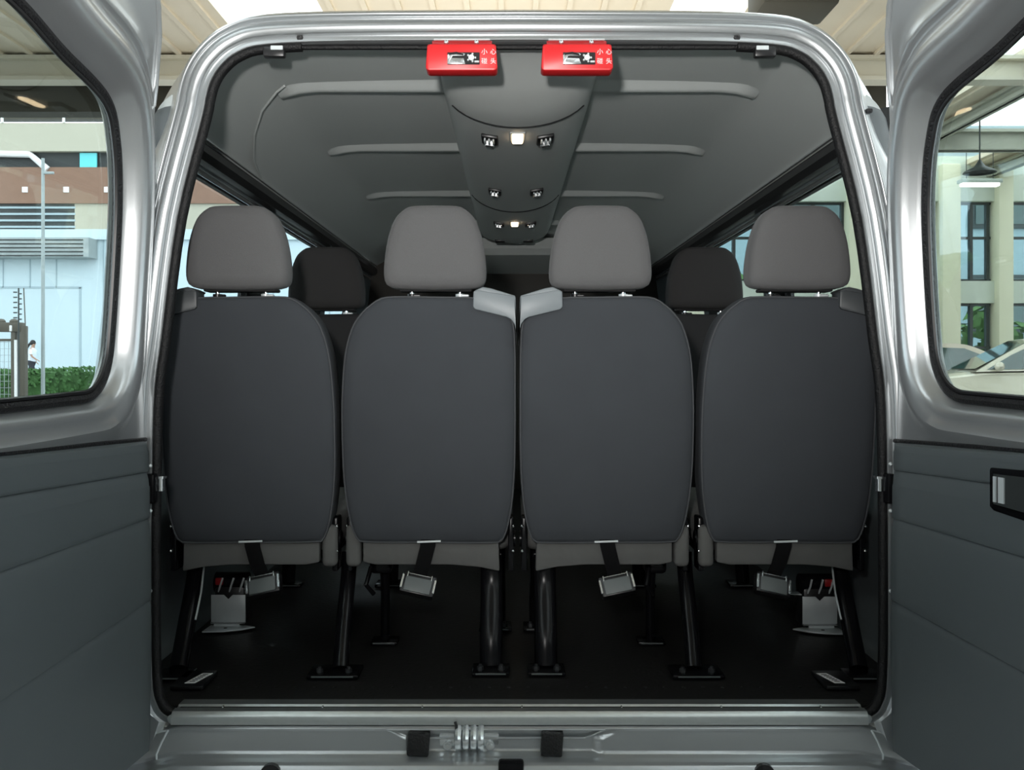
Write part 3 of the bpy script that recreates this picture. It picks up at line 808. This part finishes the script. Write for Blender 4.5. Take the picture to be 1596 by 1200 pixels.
# roof deck with translucent skylight strips left open between cream deck panels
sky_x = [(-11.5, -10.7), (-8.2, -7.6), (-2.72, -1.75), (1.45, 2.15), (4.35, 5.4), (6.2, 7.4), (8.2, 9.4), (11.2, 12.0)]
m = MB(); xs0 = -13.0; k = 0
YA, YB = -9.0, 8.45
segs = []
for a, b in sky_x + [(14.0, 14.0)]:
    segs.append((xs0, a)); xs0 = b
for a, b in segs:
    if b - a < .05: continue
    yb = YB if b < 4 else 14.0
    m.box(((a + b) / 2, (YA + yb) / 2, CZ + .05), (b - a, yb - YA, .08))
    x = a + .1
    while x < b - .05:                                  # rolled ribs of the sheeting
        m.box((x, (YA + yb) / 2, CZ), (.05, yb - YA, .04)); x += .31
roof = struct(m.build('ceiling', M_cream, smooth=False, weld=False), 'cream ribbed sheet roof over the hall')
for i, (a, b) in enumerate(sky_x):
    yb = YB if b < 4 else 14.0
    m = MB(); m.box(((a + b) / 2, (YA + yb) / 2, CZ + .06), (b - a + .04, yb - YA, .02))
    struct(m.build(f'window_{i+1}', M_sky), 'bright translucent skylight strip in the roof')
def beam(name, c, d, mt, label):
    m = MB()
    m.box((c[0], c[1], c[2] - d[2] / 2 + .02), (d[0], d[1], .04)); m.box((c[0], c[1], c[2] + d[2] / 2 - .02), (d[0], d[1], .04))
    dd = (d[0], d[1] * .3, d[2]) if d[0] > d[1] else (d[0] * .3, d[1], d[2]); m.box(c, dd)
    return struct(m.build(name, mt, smooth=False), label)
beam('beam_across', (-.2, 4.2, 4.45), (27, .22, .26), M_greybeam, 'cream steel beam across the hall roof')
beam('beam_across', (-.2, 8.0, 4.45), (27, .22, .26), M_beam, 'cream steel beam nearer the roof edge')
beam('beam_across', (9.2, 11.0, 4.42), (10, .22, .28), M_greybeam, 'grey green steel beam near the window wall')
beam('beam_across', (0, 1.2, 4.45), (27, .2, .24), M_beam, 'cream steel beam above the bus')
for bx, lab in ((5.8, 'grey beam along the skylights'), (7.8, 'second grey beam along the skylights'), (10.2, 'third grey beam along the skylights')):
    beam('beam_along', (bx, 6.5, 4.49), (.14, 15, .16), M_greybeam, lab)
m = MB(); m.box((-5.2, 8.52, 4.40), (18.6, .25, .56)); struct(m.build('fascia_beam', M_fascia), 'dark fascia along the open edge of the hall roof')
# dark box hanging from the roof over the bus
hb = empty('hanging_box', (2.24, 5.6, 4.13)); tag(hb, 'dark brown box hanging from the hall roof above the bus', 'ceiling unit')
m = MB(); m.box((0, 0, .22), (.60, .5, .40), .03); m.build('case', M_fascia, hb)
for sx in (-.25, .25):
    m = MB(); m.cyl((sx, 0, .40), (sx, 0, .455), .015, 8); m.build('hanger_rod', M_fascia, hb)
m = MB(); m.box((0, -.24, .22), (.5, .04, .28), .01); m.build('grille', M_dark, hb)
# wall with tall windows beyond the right door
WY = 13.6
def wallbox(x0, x1, z0, z1, y=WY, t=.3): return ((x0 + x1) / 2, y, (z0 + z1) / 2), (x1 - x0, t, z1 - z0)
m = MB()
for a in (wallbox(3.0, 14, 4.02, 4.75), wallbox(3.0, 14, 2.36, 2.72), wallbox(3.0, 14, GZ, .75)): m.box(*a)
struct(m.build('wall_back', M_wallw), 'pale wall bands of the window front')
colx = [3.0, 4.3, 5.6, 7.10, 7.98, 9.6, 11.2, 12.8, 14.0]
for i, x in enumerate(colx):
    m = MB(); m.box((x, WY - .1, (GZ + 4.6) / 2), (.30 if i != 4 else .24, .4, 4.6 - GZ), .02); struct(m.build('column', M_column), 'cream column of the window front')
for i, (a, b) in enumerate(zip(colx, colx[1:])):
    m = MB()
    for z0, z1 in ((.75, 2.36), (2.72, 4.02)):
        for x in (a + .17, (a + b) / 2, b - .17): m.box((x, WY, (z0 + z1) / 2), (.05, .08, z1 - z0))
        for z in (z0 + .02, z1 - .02, z0 + (z1 - z0) * .55): m.box(((a + b) / 2, WY, z), (b - a, .06, .04))
    w = struct(m.build(f'window_{i+20}', M_wframe, smooth=False), 'dark framed tall window')
    m = MB(); m.box(((a + b) / 2, WY + .02, 2.385), (b - a - .1, .01, 3.2)); m.build('pane', M_sglass, w)
m = MB(); m.box((0, -9.2, (GZ + CZ) / 2), (27, .3, CZ - GZ)); struct(m.build('wall_front', M_hwall), 'grey hall wall behind the photographer')
# pendant lamp and tube lamp near that wall
p = W(1527, 266, 10.0)
pl = empty('pendant_lamp', p); tag(pl, 'dark pendant lamp on a long rod before the window wall', 'lamp')
m = MB(); m.cyl((0, 0, .08), (0, 0, CZ - p.z), .010, 8); m.build('rod', M_wframe, pl)
m = MB(); m.loft([[Vector((r * math.cos(2 * PI * k / 20), r * math.sin(2 * PI * k / 20), z)) for k in range(20)] for r, z in ((.02, .13), (.035, .10), (.07, .05), (.19, -.01), (.20, -.03), (.18, -.02))], True); m.build('lamp_shade', M_wframe, pl)
p = W(1527, 288, 12.2)
tl = empty('tube_lamp', p); tag(tl, 'lit white tube lamp below the roof by the window wall', 'lamp')
m = MB(); m.box((0, 0, .05), (.62, .16, .06), .01); m.build('lamp_body', M_band, tl)
m = MB(); m.box((0, 0, .0), (.56, .12, .05), .02, 3); m.build('lamp_tube', M_tube, tl)
for sx in (-.2, .2):
    m = MB(); m.cyl((sx, 0, .08), (sx, 0, CZ - p.z), .006, 6); m.build('hanger', M_wframe, tl)

# ------------------------------------------------------------------ cars on the raised stand
def car(name, label, loc, rz, paint, hgt=1.45, L_=4.5, Wd=1.78):
    root = empty(name, loc); tag(root, label, 'car'); root.rotation_euler = (0, 0, rz)
    # x forward. side profile of body (lower) and cabin
    body = [(2.20, .45), (2.22, .62), (2.12, .74), (1.7, .84), (1.05, .93), (.7, .95), (-1.2, .97), (-1.75, 1.0), (-2.15, .98), (-2.24, .80), (-2.2, .45), (-1.7, .22), (1.8, .22)]
    def sect(k, zs):
        return [Vector((x * (1 - .03 * abs(k) ** 2), k * Wd / 2, z if z < .5 else z - .05 * abs(k) ** 3)) for x, z in cr(body, 4, True)]
    m = MB(); ks = [-1, -.97, -.9, -.7, -.35, 0, .35, .7, .9, .97, 1]
    rws = []
    for k in ks:
        f = 1 if abs(k) < .98 else .96
        rws.append([Vector((v.x * f, v.y, .6 + (v.z - .6) * f)) for v in sect(k, 0)])
    m.loft(rws, True, True, True); m.build('car_body', paint, root, ang=50)
    cab = [(1.02, .92), (.55, 1.20), (.12, hgt - .04), (-.3, hgt), (-.9, hgt - .02), (-1.35, 1.24), (-1.72, .98)]
    def crow(k): 
        w = Wd / 2 * (.97 - .0)
        return [Vector((x, k * (w - .26 * max(0, (z - .92) / (hgt - .92))), z)) for x, z in cr(cab, 4)]
    m = MB(); m.loft([crow(k) for k in (-1, -.5, 0, .5, 1)], False); m.add(crow(-1), [tuple(range(len(crow(-1))))]); m.add(crow(1), [tuple(range(len(crow(1))))])
    m.build('roof_and_pillars', paint, root, ang=40)
    for sy in (-1, 1):
        side = [(.86, .955), (.5, 1.17), (.12, hgt - .10), (-.3, hgt - .065), (-.85, hgt - .085), (-1.22, 1.22), (-1.45, .985)]
        m = MB(); pts = []
        for x, z in side:
            w = Wd / 2 * .97 - .26 * max(0, (z - .92) / (hgt - .92)) + .006
            pts.append(Vector((x, sy * w, z)))
        m.prism(pts, (0, sy * .004, 0)); sw = m.build('side_windows', M_carwin, root, ang=20)
        m = MB(); w = lambda z: Wd / 2 * .97 - .26 * max(0, (z - .92) / (hgt - .92)) + .011
        m.tube([Vector((-.28, sy * w(.96), .96)), Vector((-.26, sy * w(hgt - .07), hgt - .07))], .025, 6); m.build('door_pillar', M_bplas, sw)
        m = MB(); m.sphere((.72, sy * (Wd / 2 + .08), 1.0), (.07, .10, .07), 10, 6); m.build('side_mirror', paint, root)
        for x in (1.35, -1.35):
            m = MB(); m.cyl((x, sy * (Wd / 2 - .20), .31), (x, sy * (Wd / 2 - .005), .31), .31, 28); wh = m.build('wheel', M_tyre, root, ang=30)
            m = MB(); m.cyl((x, sy * (Wd / 2 - .03), .31), (x, sy * (Wd / 2 + .002), .31), .21, 24); m.build('wheel_rim', M_zinc, wh, ang=30)
    # windscreen and back glass
    for a, b in (((.99, .945), (.16, hgt - .06)), ((-1.69, 1.0), (-1.0, hgt - .06))):
        m = MB()
        def q(x, z, k, up):
            w = (Wd / 2 * .97 - .26 * max(0, (z - .92) / (hgt - .92))) * .90
            return Vector((x + (.012 if a[0] > 0 else -.012), k * w, z + .02))
        m.add([q(*a, -1, 0), q(*a, 1, 0), q(*b, 1, 0), q(*b, -1, 0)], [(0, 1, 2, 3)]); m.build('windscreen' if a[0] > 0 else 'rear_glass', M_carwin, root)
    for sy in (-1, 1):
        m = MB(); m.sphere((2.08, sy * .62, .66), (.14, .20, .07), 12, 8); m.build('headlamp', M_chrome, root)
    return root
CPZ = GZ
m = MB(); m.box((8.7, 11.4, GZ + .07), (9.5, 3.8, .14), .02); struct(m.build('floor_platform', M_hfloor), 'low raised stand with the parked cars')
car('parked_car', 'champagne saloon car seen through the right door window, nearest to it', (6.90, 10.6, GZ + .141), math.radians(168), M_carw).scale = (.86,) * 3
car('parked_car', 'beige car half hidden behind the champagne saloon', (6.0, 12.55, GZ + .141), math.radians(180), M_carg, 1.46, 4.3, 1.7).scale = (.82,) * 3
# bushes outside the window wall
def bush(name, c, r, label, n=9, mt=M_tree, cat='bush'):
    root = empty(name, (c[0], c[1], GZ)); tag(root, label, cat)
    m = MB()
    for k in range(n):
        a = random.uniform(0, 2 * PI); rr = random.uniform(0, .7) * r[0]
        base = Vector((rr * math.cos(a), rr * math.sin(a) * .6, random.uniform(.35, 1.0) * r[1]))
        for q in range(40):
            u = Vector((random.gauss(0, 1), random.gauss(0, 1), random.gauss(0, 1))).normalized(); pos = base + u * random.uniform(.25, .42) * r[0]
            s_ = .05 * r[0] + .03; t1 = u.orthogonal().normalized() * s_; t2 = u.cross(t1).normalized() * s_ * 1.7
            m.add([pos - t1, pos + t2, pos + t1, pos - t2], [(0, 1, 2, 3)])
    m.build('foliage', mt, root, smooth=False, weld=False)
    m = MB(); m.cyl((0, 0, 0), (0, 0, .8 * r[1]), .08 * r[0] + .02, 8, .03); m.build('stem', M_gate, root)
    return root
bush('bush', (8.9, 15.6), (.9, 1.9), 'green bush behind the lower panes, beside the dark frame')
bush('bush', (9.9, 16.2), (.9, 1.6), 'yellow green bush behind the lower panes above the saloon')
bush('bush', (7.2, 17.0), (.9, 2.6), 'green bush seen through the window left of the cream column')
bush('bush', (4.2, 16.5), (1.0, 2.6), 'green bush behind the window front, seen past the seats')
# a building across the yard behind the window front
bb = empty('yard_building', (9, 24, GZ)); tag(bb, 'bluish building with grey windows beyond the window front', 'building')
m = MB(); m.box((0, 0, 3.6), (20, 3, 7.2)); m.build('facade', M_joint, bb)
for k in range(8):
    for z in (2.6, 5.3):
        m = MB(); m.box((-8.4 + k * 2.4, -1.53, z), (1.5, .08, 1.5)); wi = m.build('window', M_wframe, bb)
        m = MB(); m.box((-8.4 + k * 2.4, -1.58, z), (1.3, .03, 1.3)); m.build('pane', M_carwin, wi)

# ================================================================== OUTSIDE TO THE LEFT: building opposite
BY = 40.0
BD = BY + 2
def bz(py, y=BY): return EZ - (py - 570) / F * (y - EY)
bd = empty('opposite_building', (-18, BY, GZ)); tag(bd, 'pale clad building with a brown brick storey across the yard', 'building')
ox, oy, oz = -18, BY, GZ
def layer(name, py0, py1, x0, x1, mt, dep=0.0, th=.5, lab=None):
    m = MB(); z0, z1 = bz(py1) - oz, bz(py0) - oz
    m.box(((x0 + x1) / 2 - ox, -dep + th / 2, (z0 + z1) / 2), (x1 - x0, th, z1 - z0)); o = m.build(name, mt, bd)
    if lab: o['label'] = lab
    return o
cl = layer('cladding_wall', 372, 625, -60, -3, M_cwall)
m = MB()
for px in (5, 47, 88): 
    x = EX + (px - 795) / F * BD
    m.box((x - ox, -.01, (bz(372) + bz(448)) / 2 - oz), (.05, .03, bz(372) - bz(448)))
for x in (-40, -37, -34, -31, -28, -25, -18, -15.5, -13, -10.5, -8, -5.5): m.box((x - ox, -.01, (bz(372) + bz(620)) / 2 - oz), (.05, .03, bz(372) - bz(620)))
m.box((-31 - ox, -.01, bz(448) - oz), (24.1, .03, .09)); m.box(((EX + (125 - 795) / F * BD) - ox, -.01, (bz(448) + bz(575)) / 2 - oz), (.09, .03, bz(448) - bz(575)))
m.build('panel_joint', M_joint, cl)
aw = layer('awning', 374, 404, -60, EX + (152 - 795) / F * BD, M_awn, .9, 1.2)
m = MB()
for k in range(5): m.box((-30.5 - ox, -.92, bz(378 + k * 6) - oz), (24, .03, .055))
m.build('awning_slat', M_dark, aw)
layer('white_strip', 358, 374, -60, -3, M_cwall, .15)
lv = layer('louvre_band', 318, 358, -60, EX + (118 - 795) / F * BD, M_dark, .05)
m = MB()
for k in range(4): m.box((-31.2 - ox, -.08, bz(324 + k * 10) - oz), (24, .06, .09))
m.build('louvre', M_joint, lv)
layer('cream_block', 318, 358, EX + (118 - 795) / F * BD, -3, M_pcream, .1)
bk = layer('brick_storey', 262, 318, -60, -3, M_brick, .2, .6)
m = MB()
for px in (-30, 43, 107, 170, 292): 
    x = EX + (px - 795) / F * BD; m.box((x - ox, -.22, bz(297) - oz), (.24, .06, .24))
m.build('wall_light', M_white, bk)
db = layer('dark_band', 238, 262, -60, -3, M_dark, .0, .6)
m = MB(); x = EX + (140 - 795) / F * BD; m.box((x - ox, -.12, bz(256) - oz), (.75, .08, .93)); m.build('teal_panel', M_teal, bd)
m = MB(); m.tube([Vector((EX + (0 - 795) / F * BD - ox - 6, -.2, bz(236) - oz)), Vector((EX + (50 - 795) / F * BD - ox, -.2, bz(242) - oz)), Vector((EX + (78 - 795) / F * BD - ox, -.2, bz(266) - oz))],   .15, 8); m.build('slanted_brace', M_white, bd)
ct = layer('cream_parapet', 194, 238, -60, -3, M_pcream, .3, .8)
m = MB()
for z in (176, 184): m.box((-22 - ox, -.35, bz(z) - oz), (37, .07, .07))
for k in range(14): m.box((-38.5 + k * 2.7 - ox, -.35, (bz(172) + bz(194)) / 2 - oz), (.09, .09, bz(172) - bz(194)))
m.build('railing', M_white, ct)
layer('roof_storey', 120, 172, -60, -3, M_fascia, -1.5, .5)
# pole standing in for a reflection line in the door glass
def pole(name, px, y, zt, r, mt, label):
    p_ = W(px, 570, y); root = empty(name, (p_.x, y, GZ)); tag(root, label, 'pole')
    m = MB(); m.cyl((0, 0, 0), (0, 0, zt - GZ), r, 10, r * .8); m.build('pole_shaft', mt, root)
    m = MB(); m.cyl((0, 0, 0), (0, 0, .06), r * 2.5, 12); m.build('pole_base', mt, root)
    m = MB(); m.box((.10, 0, zt - GZ - .3), (.25, .05, .05), .01); m.build('pole_arm', mt, root)
pole('reflection_pole', 67, 17.5, 5.6, .04, M_awn, 'thin pale pole added in place of a reflection line in the glass')
# hedge
hg = empty('hedge', (-14, 20.5, GZ)); tag(hg, 'clipped green hedge along the foot of the pale building', 'hedge')
m = MB()
for k in range(5200):
    x = random.uniform(-8, 5.6); fz = random.random()
    if random.random() < .62: pos = Vector((x, -.42 + random.uniform(-.05, .03), fz * .90))
    else: pos = Vector((x, random.uniform(-.42, .42), .90 + random.uniform(-.05, .05) + .03 * math.sin(x * 2)))
    u = Vector((random.gauss(0, 1), random.gauss(-.6, .6), random.gauss(.5, .6))).normalized()
    t1 = u.orthogonal().normalized() * .035; t2 = u.cross(t1).normalized() * .06
    m.add([pos - t1, pos + t2, pos + t1, pos - t2], [(0, 1, 2, 3)])
m.build('foliage', M_hedge, hg, smooth=False, weld=False)
m = MB(); m.box((-1.2, 0, .44), (13.6, .74, .86), .05); m.build('hedge_core', M_hedge, hg)
# gate with brown posts
gp = W(30, 570, 17.0)
gt = empty('yard_gate', (gp.x, 17.0, GZ)); tag(gt, 'brown timber gate frame with a mesh leaf beside the hedge', 'gate')
def gx(px): return EX + (px - 795) / F * 19 - gp.x
def gz(py): return EZ - (py - 570) / F * 19 - GZ
m = MB(); m.box(((gx(33) + gx(41)) / 2, 0, gz(508) / 2), (.11, .14, gz(508)), .01); m.build('gate_post', M_gate, gt)
m = MB(); m.box(((gx(19) + gx(26)) / 2, 0, gz(515) / 2), (.09, .12, gz(515)), .01); m.build('gate_post', M_gate, gt)
m = MB(); m.box((gx(-50), 0, gz(510)), (gx(36) - gx(-136), .16, .19), .02); tb = m.build('top_rail', M_gate, gt)
m = MB()
for k in range(8): m.sphere((gx(22) - k * .26, 0, gz(502)), (.10, .08, .07), 8, 5)
m.build('rail_finial', M_gate, tb)
m = MB(); m.box((gx(-50), 0, gz(530)), (gx(22) - gx(-122), .05, .05)); m.build('middle_rail', M_gate, gt)
m = MB()
for k in range(22): m.box((gx(20) - k * .085, 0, (gz(530)) / 2), (.008, .008, gz(530)))
for k in range(12): m.box((gx(20) - .95, 0, .05 + k * .13), (1.9, .008, .008))
m.build('mesh_leaf', M_awn, gt)
m = MB(); m.tube([Vector((gx(29), -.1, 0)), Vector((gx(28.5), -.1, gz(530)))], .030, 8); m.build('white_pipe', M_white, gt)
m = MB(); m.box((gx(20), -.08, gz(512)), (.05, .03, .12), .01); m.build('gate_plate', M_white, gt)
# electric fence post with insulators
fp = W(29, 570, 16.6); fe = empty('fence_post', (fp.x, 16.6, GZ)); tag(fe, 'thin dark electric fence post with rows of insulators above the gate', 'fence post')
zt = EZ + (570 - 449) / F * 18.6 - GZ
m = MB(); m.cyl((0, 0, 0), (0, 0, zt), .016, 8); m.build('post', M_wframe, fe)
m = MB(); m.tube([Vector((.10, 0, zt)), Vector((.13, 0, zt - .7)), Vector((.15, 0, zt - 1.3))], .012, 6); m.build('stay', M_gate, fe)
for k in range(6):
    m = MB(); z = zt - .08 - k * .10
    m.cyl((-.10, 0, z), (-.03, 0, z), .014, 8); m.cyl((.01, 0, z - .03), (.06, 0, z - .03), .014, 8); m.build('insulator', M_wframe, fe)

# ------------------------------------------------------------------ person behind the hedge
pp = W(49, 570, 35.0)
m = MB(); m.box((-22, 35.4, GZ + .12), (30, 2.4, .24)); struct(m.build('floor_walkway', M_hfloor), 'raised walkway behind the hedge')
pe = empty('person', (pp.x, 35.0, GZ + .24)); tag(pe, 'person with dark hair, white shirt and dark shorts walking behind the hedge', 'person')
def skin_mesh(name, verts, edges, radii, mt, parent, sub=2):
    me = bpy.data.meshes.new(name); me.from_pydata(verts, edges, []); o = bpy.data.objects.new(name, me); C.objects.link(o)
    md = o.modifiers.new('skin', 'SKIN'); md.use_smooth_shade = True
    for v, r in zip(me.skin_vertices[0].data, radii): v.radius = r if isinstance(r, tuple) else (r, r)
    me.skin_vertices[0].data[0].use_root = True
    s_ = o.modifiers.new('sub', 'SUBSURF'); s_.levels = sub; s_.render_levels = sub
    bpy.context.view_layer.update()
    dg = bpy.context.evaluated_depsgraph_get()
    m2 = bpy.data.meshes.new_from_object(o.evaluated_get(dg)); bpy.data.objects.remove(o)
    m2.materials.clear(); m2.materials.append(mt); m2.shade_smooth()
    o2 = bpy.data.objects.new(name, m2); C.objects.link(o2); o2.parent = parent
    return o2
# pelvis, spine, neck, head; striding towards +x, arm raised to the head
V_ = [(0, 0, .92), (.02, 0, 1.10), (.04, 0, 1.30), (.05, 0, 1.42), (.06, 0, 1.50), (.08, 0, 1.60), (.09, 0, 1.68),
      (.02, -.09, .88), (.16, -.10, .50), (.14, -.10, .09), (.27, -.10, .03),
      (.0, .09, .88), (-.12, .10, .48), (-.34, .10, .16), (-.26, .10, .05),
      (.05, -.17, 1.38), (.12, -.22, 1.14), (.26, -.18, 1.02), (.32, -.16, .99),
      (.05, .17, 1.38), (-.05, .24, 1.14), (.06, .22, .94), (.09, .21, .88)]
E_ = [(0, 1), (1, 2), (2, 3), (3, 4), (4, 5), (5, 6), (0, 7), (7, 8), (8, 9), (9, 10), (0, 11), (11, 12), (12, 13), (13, 14), (3, 15), (15, 16), (16, 17), (17, 18), (3, 19), (19, 20), (20, 21), (21, 22)]
R_ = [(.12, .14), (.11, .13), (.12, .15), (.08, .11), .05, (.09, .075), (.075, .065), .085, .055, .035, .03, .085, .055, .035, .03, .05, .036, .028, .03, .05, .036, .028, .03]
body = skin_mesh('body', V_, E_, R_, M_skin, pe)
m = MB(); m.sphere((.055, 0, 1.665), (.105, .095, .115), 14, 10); m.tube([Vector((-.02, 0, 1.66)), Vector((-.10, 0, 1.58)), Vector((-.15, 0, 1.45))], [.05, .045, .02], 10); m.build('hair', M_hair, pe)
m = MB(); m.loft([[Vector((cx_ + rx * math.cos(2 * PI * k / 20), ry * math.sin(2 * PI * k / 20), z)) for k in range(20)] for cx_, rx, ry, z in ((0, .145, .175, .90), (.01, .14, .165, 1.05), (.03, .15, .18, 1.22), (.045, .14, .20, 1.36), (.05, .09, .13, 1.44), (.055, .062, .075, 1.475))], True)
for a_, b_ in (((.05, -.15, 1.38), (.10, -.215, 1.2)), ((.05, .15, 1.38), (-.03, .235, 1.2))): m.cyl(a_, b_, .075, 12, .062)
m.build('shirt', M_shirt, pe, ang=60)
m = MB(); m.loft([[Vector((rx * math.cos(2 * PI * k / 20), ry * math.sin(2 * PI * k / 20), z)) for k in range(20)] for rx, ry, z in ((.14, .17, .98), (.15, .185, .90), (.13, .18, .82))], True)
m.cyl((.02, -.09, .86), (.10, -.10, .62), .105, 14, .09); m.cyl((0, .09, .86), (-.08, .10, .62), .105, 14, .09); m.build('shorts', M_skirt, pe, ang=60)
m = MB()
for hx_, hy_, hz_, sg in ((.32, -.16, .99, 1), (.09, .21, .88, -1)):
    for k in range(4): m.tube([Vector((hx_ + .02, hy_ - .025 + .016 * k, hz_)), Vector((hx_ + .06, hy_ - .026 + .017 * k, hz_ - .03)), Vector((hx_ + .07, hy_ - .025 + .016 * k, hz_ - .065))], [.009, .008, .006], 6)
    m.tube([Vector((hx_, hy_ - sg * .03, hz_)), Vector((hx_ + .04, hy_ - sg * .05, hz_ - .02))], [.01, .008], 6)
m.build('fingers', M_skin, pe)
m = MB(); m.sphere((.165, 0, 1.625), (.02, .015, .018), 8, 6); m.build('nose', M_skin, pe)

# ================================================================== LIGHT, SKY, CAMERA
w = bpy.data.worlds.new('sky'); bpy.context.scene.world = w; w.use_nodes = True
nt = w.node_tree; bg = nt.nodes['Background']
bg.inputs[0].default_value = (0.86, 0.94, 1.0, 1); bg.inputs[1].default_value = 3.6

def light(name, kind, loc, target, power, size=None, col=(1, 1, 1), **kw):
    ld = bpy.data.lights.new(name, kind); ld.energy = power; ld.color = col
    if kind == 'AREA':
        ld.shape = 'RECTANGLE'; ld.size, ld.size_y = size
    elif size is not None: ld.shadow_soft_size = size
    for k_, v_ in kw.items(): setattr(ld, k_, v_)
    o = bpy.data.objects.new(name, ld); C.objects.link(o); o.location = loc
    o.rotation_euler = (Vector(target) - Vector(loc)).to_track_quat('-Z', 'Y').to_euler()
    return o
# the photographer's flash beside the camera
light('camera_flash', 'SPOT', (-.16, -2.02, 1.56), (0.03, .3, 2.08), 172, .04, (1, .98, .95), spot_size=math.radians(78), spot_blend=1.0)


cam = bpy.data.cameras.new('camera'); co = bpy.data.objects.new('camera', cam); C.objects.link(co)
light('added_roof_fill', 'AREA', (0, 5.5, 3.0), (0, 5.5, 5), 80, (3.5, 5), (1, .95, .86))  # added upward fill light with no fitting, brightens the hall roof
co.location = (EX, EY, EZ); co.rotation_euler = (PI / 2, 0, 0)
cam.sensor_width = 36; cam.lens = F / 1596 * 36; cam.shift_x = 3 / 1596; cam.shift_y = -30 / 1596
cam.clip_start = .02; cam.clip_end = 200
sc = bpy.context.scene; sc.camera = co
sc.view_settings.view_transform = 'Standard'; sc.view_settings.look = 'None'; sc.view_settings.exposure = 0; sc.view_settings.gamma = 1; sc.view_settings.use_curve_mapping = False
